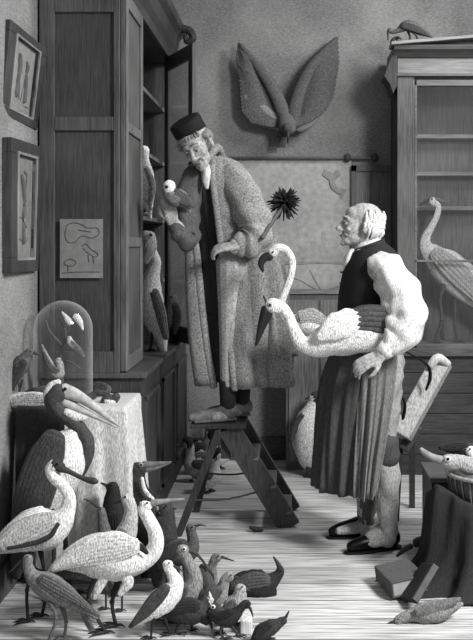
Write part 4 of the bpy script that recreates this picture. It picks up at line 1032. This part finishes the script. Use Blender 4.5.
# ================================================================== RIGHT FOREGROUND: crate, cloth, basket
YC = 4.15
cr = thing('wooden_crate', 'dark wooden crate standing behind the draped cloth at the right edge', 'crate', (S(460,560,4.35).x, 4.38, 0))
kx0, kx1 = S(430,0,4.3).x, 1.15; kz = EYE-(482-HY)*4.25/F
mb = MB()
for i in range(3): mb.bx(kx0, kx1, 4.25, 4.27, i*kz/3+.002, (i+1)*kz/3-.002); mb.bx(kx0, kx0+.02, 4.27, 4.55, i*kz/3+.002, (i+1)*kz/3-.002)
obj('side_boards', mb, mat(.17, 'woodx'), cr, smooth=False)
obj('lid', MB().bx(kx0-.008, kx1, 4.24, 4.56, kz, kz+.02), mat(.28, 'woodx'), cr, smooth=False)
obj('back_boards', MB().bx(kx0+.02, kx1, 4.52, 4.55, 0, kz), mat(.15, 'woodx'), cr, smooth=False)
# draped dark cloth in front (over crate front edge)
rows = []; N_ = 90
ctr = Vector((.93, 4.0, 0))
prof = [(.02,.262,0),(.16,.265,0),(.24,.27,.1),(.275,.285,.3),(.29,.27,.6),(.30,.22,.6),(.315,.14,.8),(.36,.06,1.1),(.43,.012,1.4),(.44,.004,1.4)]
for r, zq_, f in prof:
    ring = []
    for k in range(N_):
        t = 2*PI*k/N_; z = zq_
        q = r*(1+f*(.09*math.sin(9*t+z*6)+.06*math.sin(17*t-z*9)+.05*math.sin(5*t)))
        zz_ = .15*max(0, -math.cos(t)-.25*math.sin(t))*max(0, min(1, (z-.12)/.12))*(1 if r > .2 else 0)
        z = z+zz_
        ring.append(ctr+Vector((q*math.cos(t)*1.05, q*math.sin(t)*.62 if math.sin(t) < 0 else q*math.sin(t)*.18, z+.006*math.sin(6*t))))
    rows.append(ring)
dr_ = obj('draped_cloth', MB().ring_loft(rows), mat(.16, 'cloth'), base=tuple(ctr)); tag(dr_, 'heap of dark cloth draped in deep folds down to the floor at the right', 'cloth')
# basket
bc = S(489, 472, 4.0); bz0 = kz+.04
bz0 = .275
bk = thing('wicker_basket', 'shallow wicker basket full of dead birds at the right edge', 'basket', (bc.x, 4.0, bz0))
R0 = 40*4.1/F
rimz = EYE-(478-HY)*3.9/F
rimz = max(rimz, bz0+.07)
prof = [(R0*.55,0),(R0*.72,.02),(R0*.9,(rimz-bz0)*.6),(R0,rimz-bz0),(R0*.93,rimz-bz0),(R0*.8,(rimz-bz0)*.6),(R0*.5,.015),(.01,.012)]
mb = MB().lathe((bc.x, 4.0, bz0), prof, 40); obj('bowl', mb, mat(.33, 'woodx'), bk)
mb = MB()
for k in range(28):
    t = 2*PI*k/28; mb.tube([Vector((bc.x+R0*c_*math.cos(t+.0), 4.0+R0*c_*math.sin(t), bz0+z)) for c_, z in ((.58,.005),(.76,.02),(.94,(rimz-bz0)*.6),(1.02,rimz-bz0))], [.004]*4, seg=5, sub=2)
obj('wicker_ribs', mb, mat(.40, 'woodx'), bk)
pts = [Vector((bc.x+(R0+.004)*math.cos(2*PI*k/32), 4.0+(R0+.004)*math.sin(2*PI*k/32), rimz)) for k in range(33)]
obj('rim', MB().tube(pts, [.009]*33, seg=8, sub=1, round_ends=False), mat(.55, 'woodx'), bk)
bird('dead_ibis', 'dead pale bird with long stout bill hanging over the basket rim', 'bird', 3.95,
     [(482,466,7),(470,466,9),(460,463,8),(450,462,8),(446,461,7)], [(441,460,4.4),(432,457,3.6),(424,452,3),(421,449,2)], tone=.58, btone=.5, zb=rimz, eye=(448,459,1.6,8), ering=.8)
bird('dead_bird', 'dark crumpled dead bird lying across the back of the basket', 'bird', 4.07,
     [(440,447,2),(450,448,5),(462,449,6),(476,450,7),(486,452,6)], None, wing=[(466,446,4),(454,447,5),(440,448,2)], tone=.18, wtone=.14, zb=rimz)
bird('dead_bird', 'white round-headed dead bird at the right end of the basket', 'bird', 3.99,
     [(492,462,7),(482,457,8),(474,455,6),(470,450,5)], [(466,449,1.4),(462,450,.7)], tone=.85, zb=rimz, eye=(470,449,1,5))
# dark bird tail poking from behind the cloth
bird('dark_cormorant', 'black bird lying behind the cloth with its pointed bill resting on the floor', 'bird', 4.16,
     [(446,538,9),(438,538,9),(430,539,6.5),(422,541,5.2),(416,543,4.6)], [(411,546,3),(404,550,2.6),(397,556,1.4)], tone=.14, btone=.2, zb=.0, w=.8)
# books on the floor
bx_ = thing('book', 'worn book lying half open on its edge beside the dark cloth', 'book', (S(402,596,3.86).x, 3.86, 0))
a0 = S(383,0,3.85).x; a1 = S(417,0,3.85).x
Mr = Matrix.Rotation(.25, 3, 'Z') @ Matrix.Rotation(-.12, 3, 'Y')
c_ = Vector(((a0+a1)/2+.01, 3.9, .058))
obj('pages', MB().box(c_, (.145, .20, .055), Mr), mat(.58, 'paper'), bx_, smooth=False)
mb = MB().box(c_+Mr @ Vector((0,0,.031)), (.155,.21,.006), Mr); mb.box(c_-Mr @ Vector((0,0,.031)), (.155,.21,.006), Mr); mb.box(c_+Mr @ Vector((-.078,0,0)), (.006,.21,.066), Mr)
obj('cover', mb, mat(.30, 'cloth'), bx_, smooth=False, bevel=.002)
b2 = thing('book', 'dark thin book propped upright against the cloth behind the worn book', 'book', (S(420,585,3.74).x, 3.74, 0))
M2 = Matrix.Rotation(-.9, 3, 'Y') @ Matrix.Rotation(.4, 3, 'Z')
obj('cover', MB().box((S(420,0,3.74).x, 3.76, .088), (.17,.13,.035), M2), mat(.16, 'cloth'), b2, smooth=False, bevel=.004)
obj('pages', MB().box(Vector((S(420,0,3.74).x, 3.76, .088))+M2 @ Vector((.004,-.003,0)), (.168,.13,.026), M2), mat(.34, 'paper'), b2, smooth=False)
# dead bird on the floor
bird('dead_bird', 'grey dead bird lying on its back on the floor in front of the book', 'bird', 3.58,
     [(462,604,2),(452,607,6),(438,611,11),(424,613,10.5),(412,615,6.5),(403,618,5.2),(397,621,4.4)], [(394,622,2),(388,623.5,1)], wing=[(416,612,4),(430,609,6.5),(448,603,5),(460,599,2)],
     tone=.46, wtone=.40, w=.9, primaries=6, eye=(398,619,.8,3.5), k=.1)

# ================================================================== LIGHT
w_ = bpy.data.worlds.new('World'); SC.world = w_; w_.use_nodes = True
bg = w_.node_tree.nodes['Background']; bg.inputs[0].default_value = (1,1,1,1); bg.inputs[1].default_value = .34
def area(loc, tgt, size, power, sy=None, spread=180):
    l = bpy.data.lights.new('unseen_light', 'AREA'); l.energy = power; l.size = size; l.spread = math.radians(spread)
    if sy: l.shape = 'RECTANGLE'; l.size_y = sy
    o = bpy.data.objects.new('unseen_light', l); COL.objects.link(o); o.location = loc
    o.rotation_euler = (Vector(tgt)-Vector(loc)).to_track_quat('-Z', 'Y').to_euler(); return o
area((2.6, 1.6, 3.4), (.1, 3.4, .1), .8, 140, 1.1, 115)
area((1.5, 4.95, 3.4), (-.85, 5.3, 1.4), .4, 42, .6)  # added fill lamp, not a window; brightens the specimens in the open cupboard

# ================================================================== CAMERA
cam = bpy.data.cameras.new('camera'); co = bpy.data.objects.new('camera', cam); COL.objects.link(co)
co.location = (0, 0, EYE); co.rotation_euler = (PI/2, 0, 0)
cam.sensor_fit = 'VERTICAL'; cam.sensor_height = 24; cam.lens = 24*F/640
cam.shift_x = (236.5-VX)/640; cam.shift_y = -(320-HY)/640
cam.clip_start = .05
SC.camera = co
SC.view_settings.view_transform = 'Standard'; SC.view_settings.look = 'None'
SC.view_settings.exposure = 0; SC.view_settings.gamma = 1
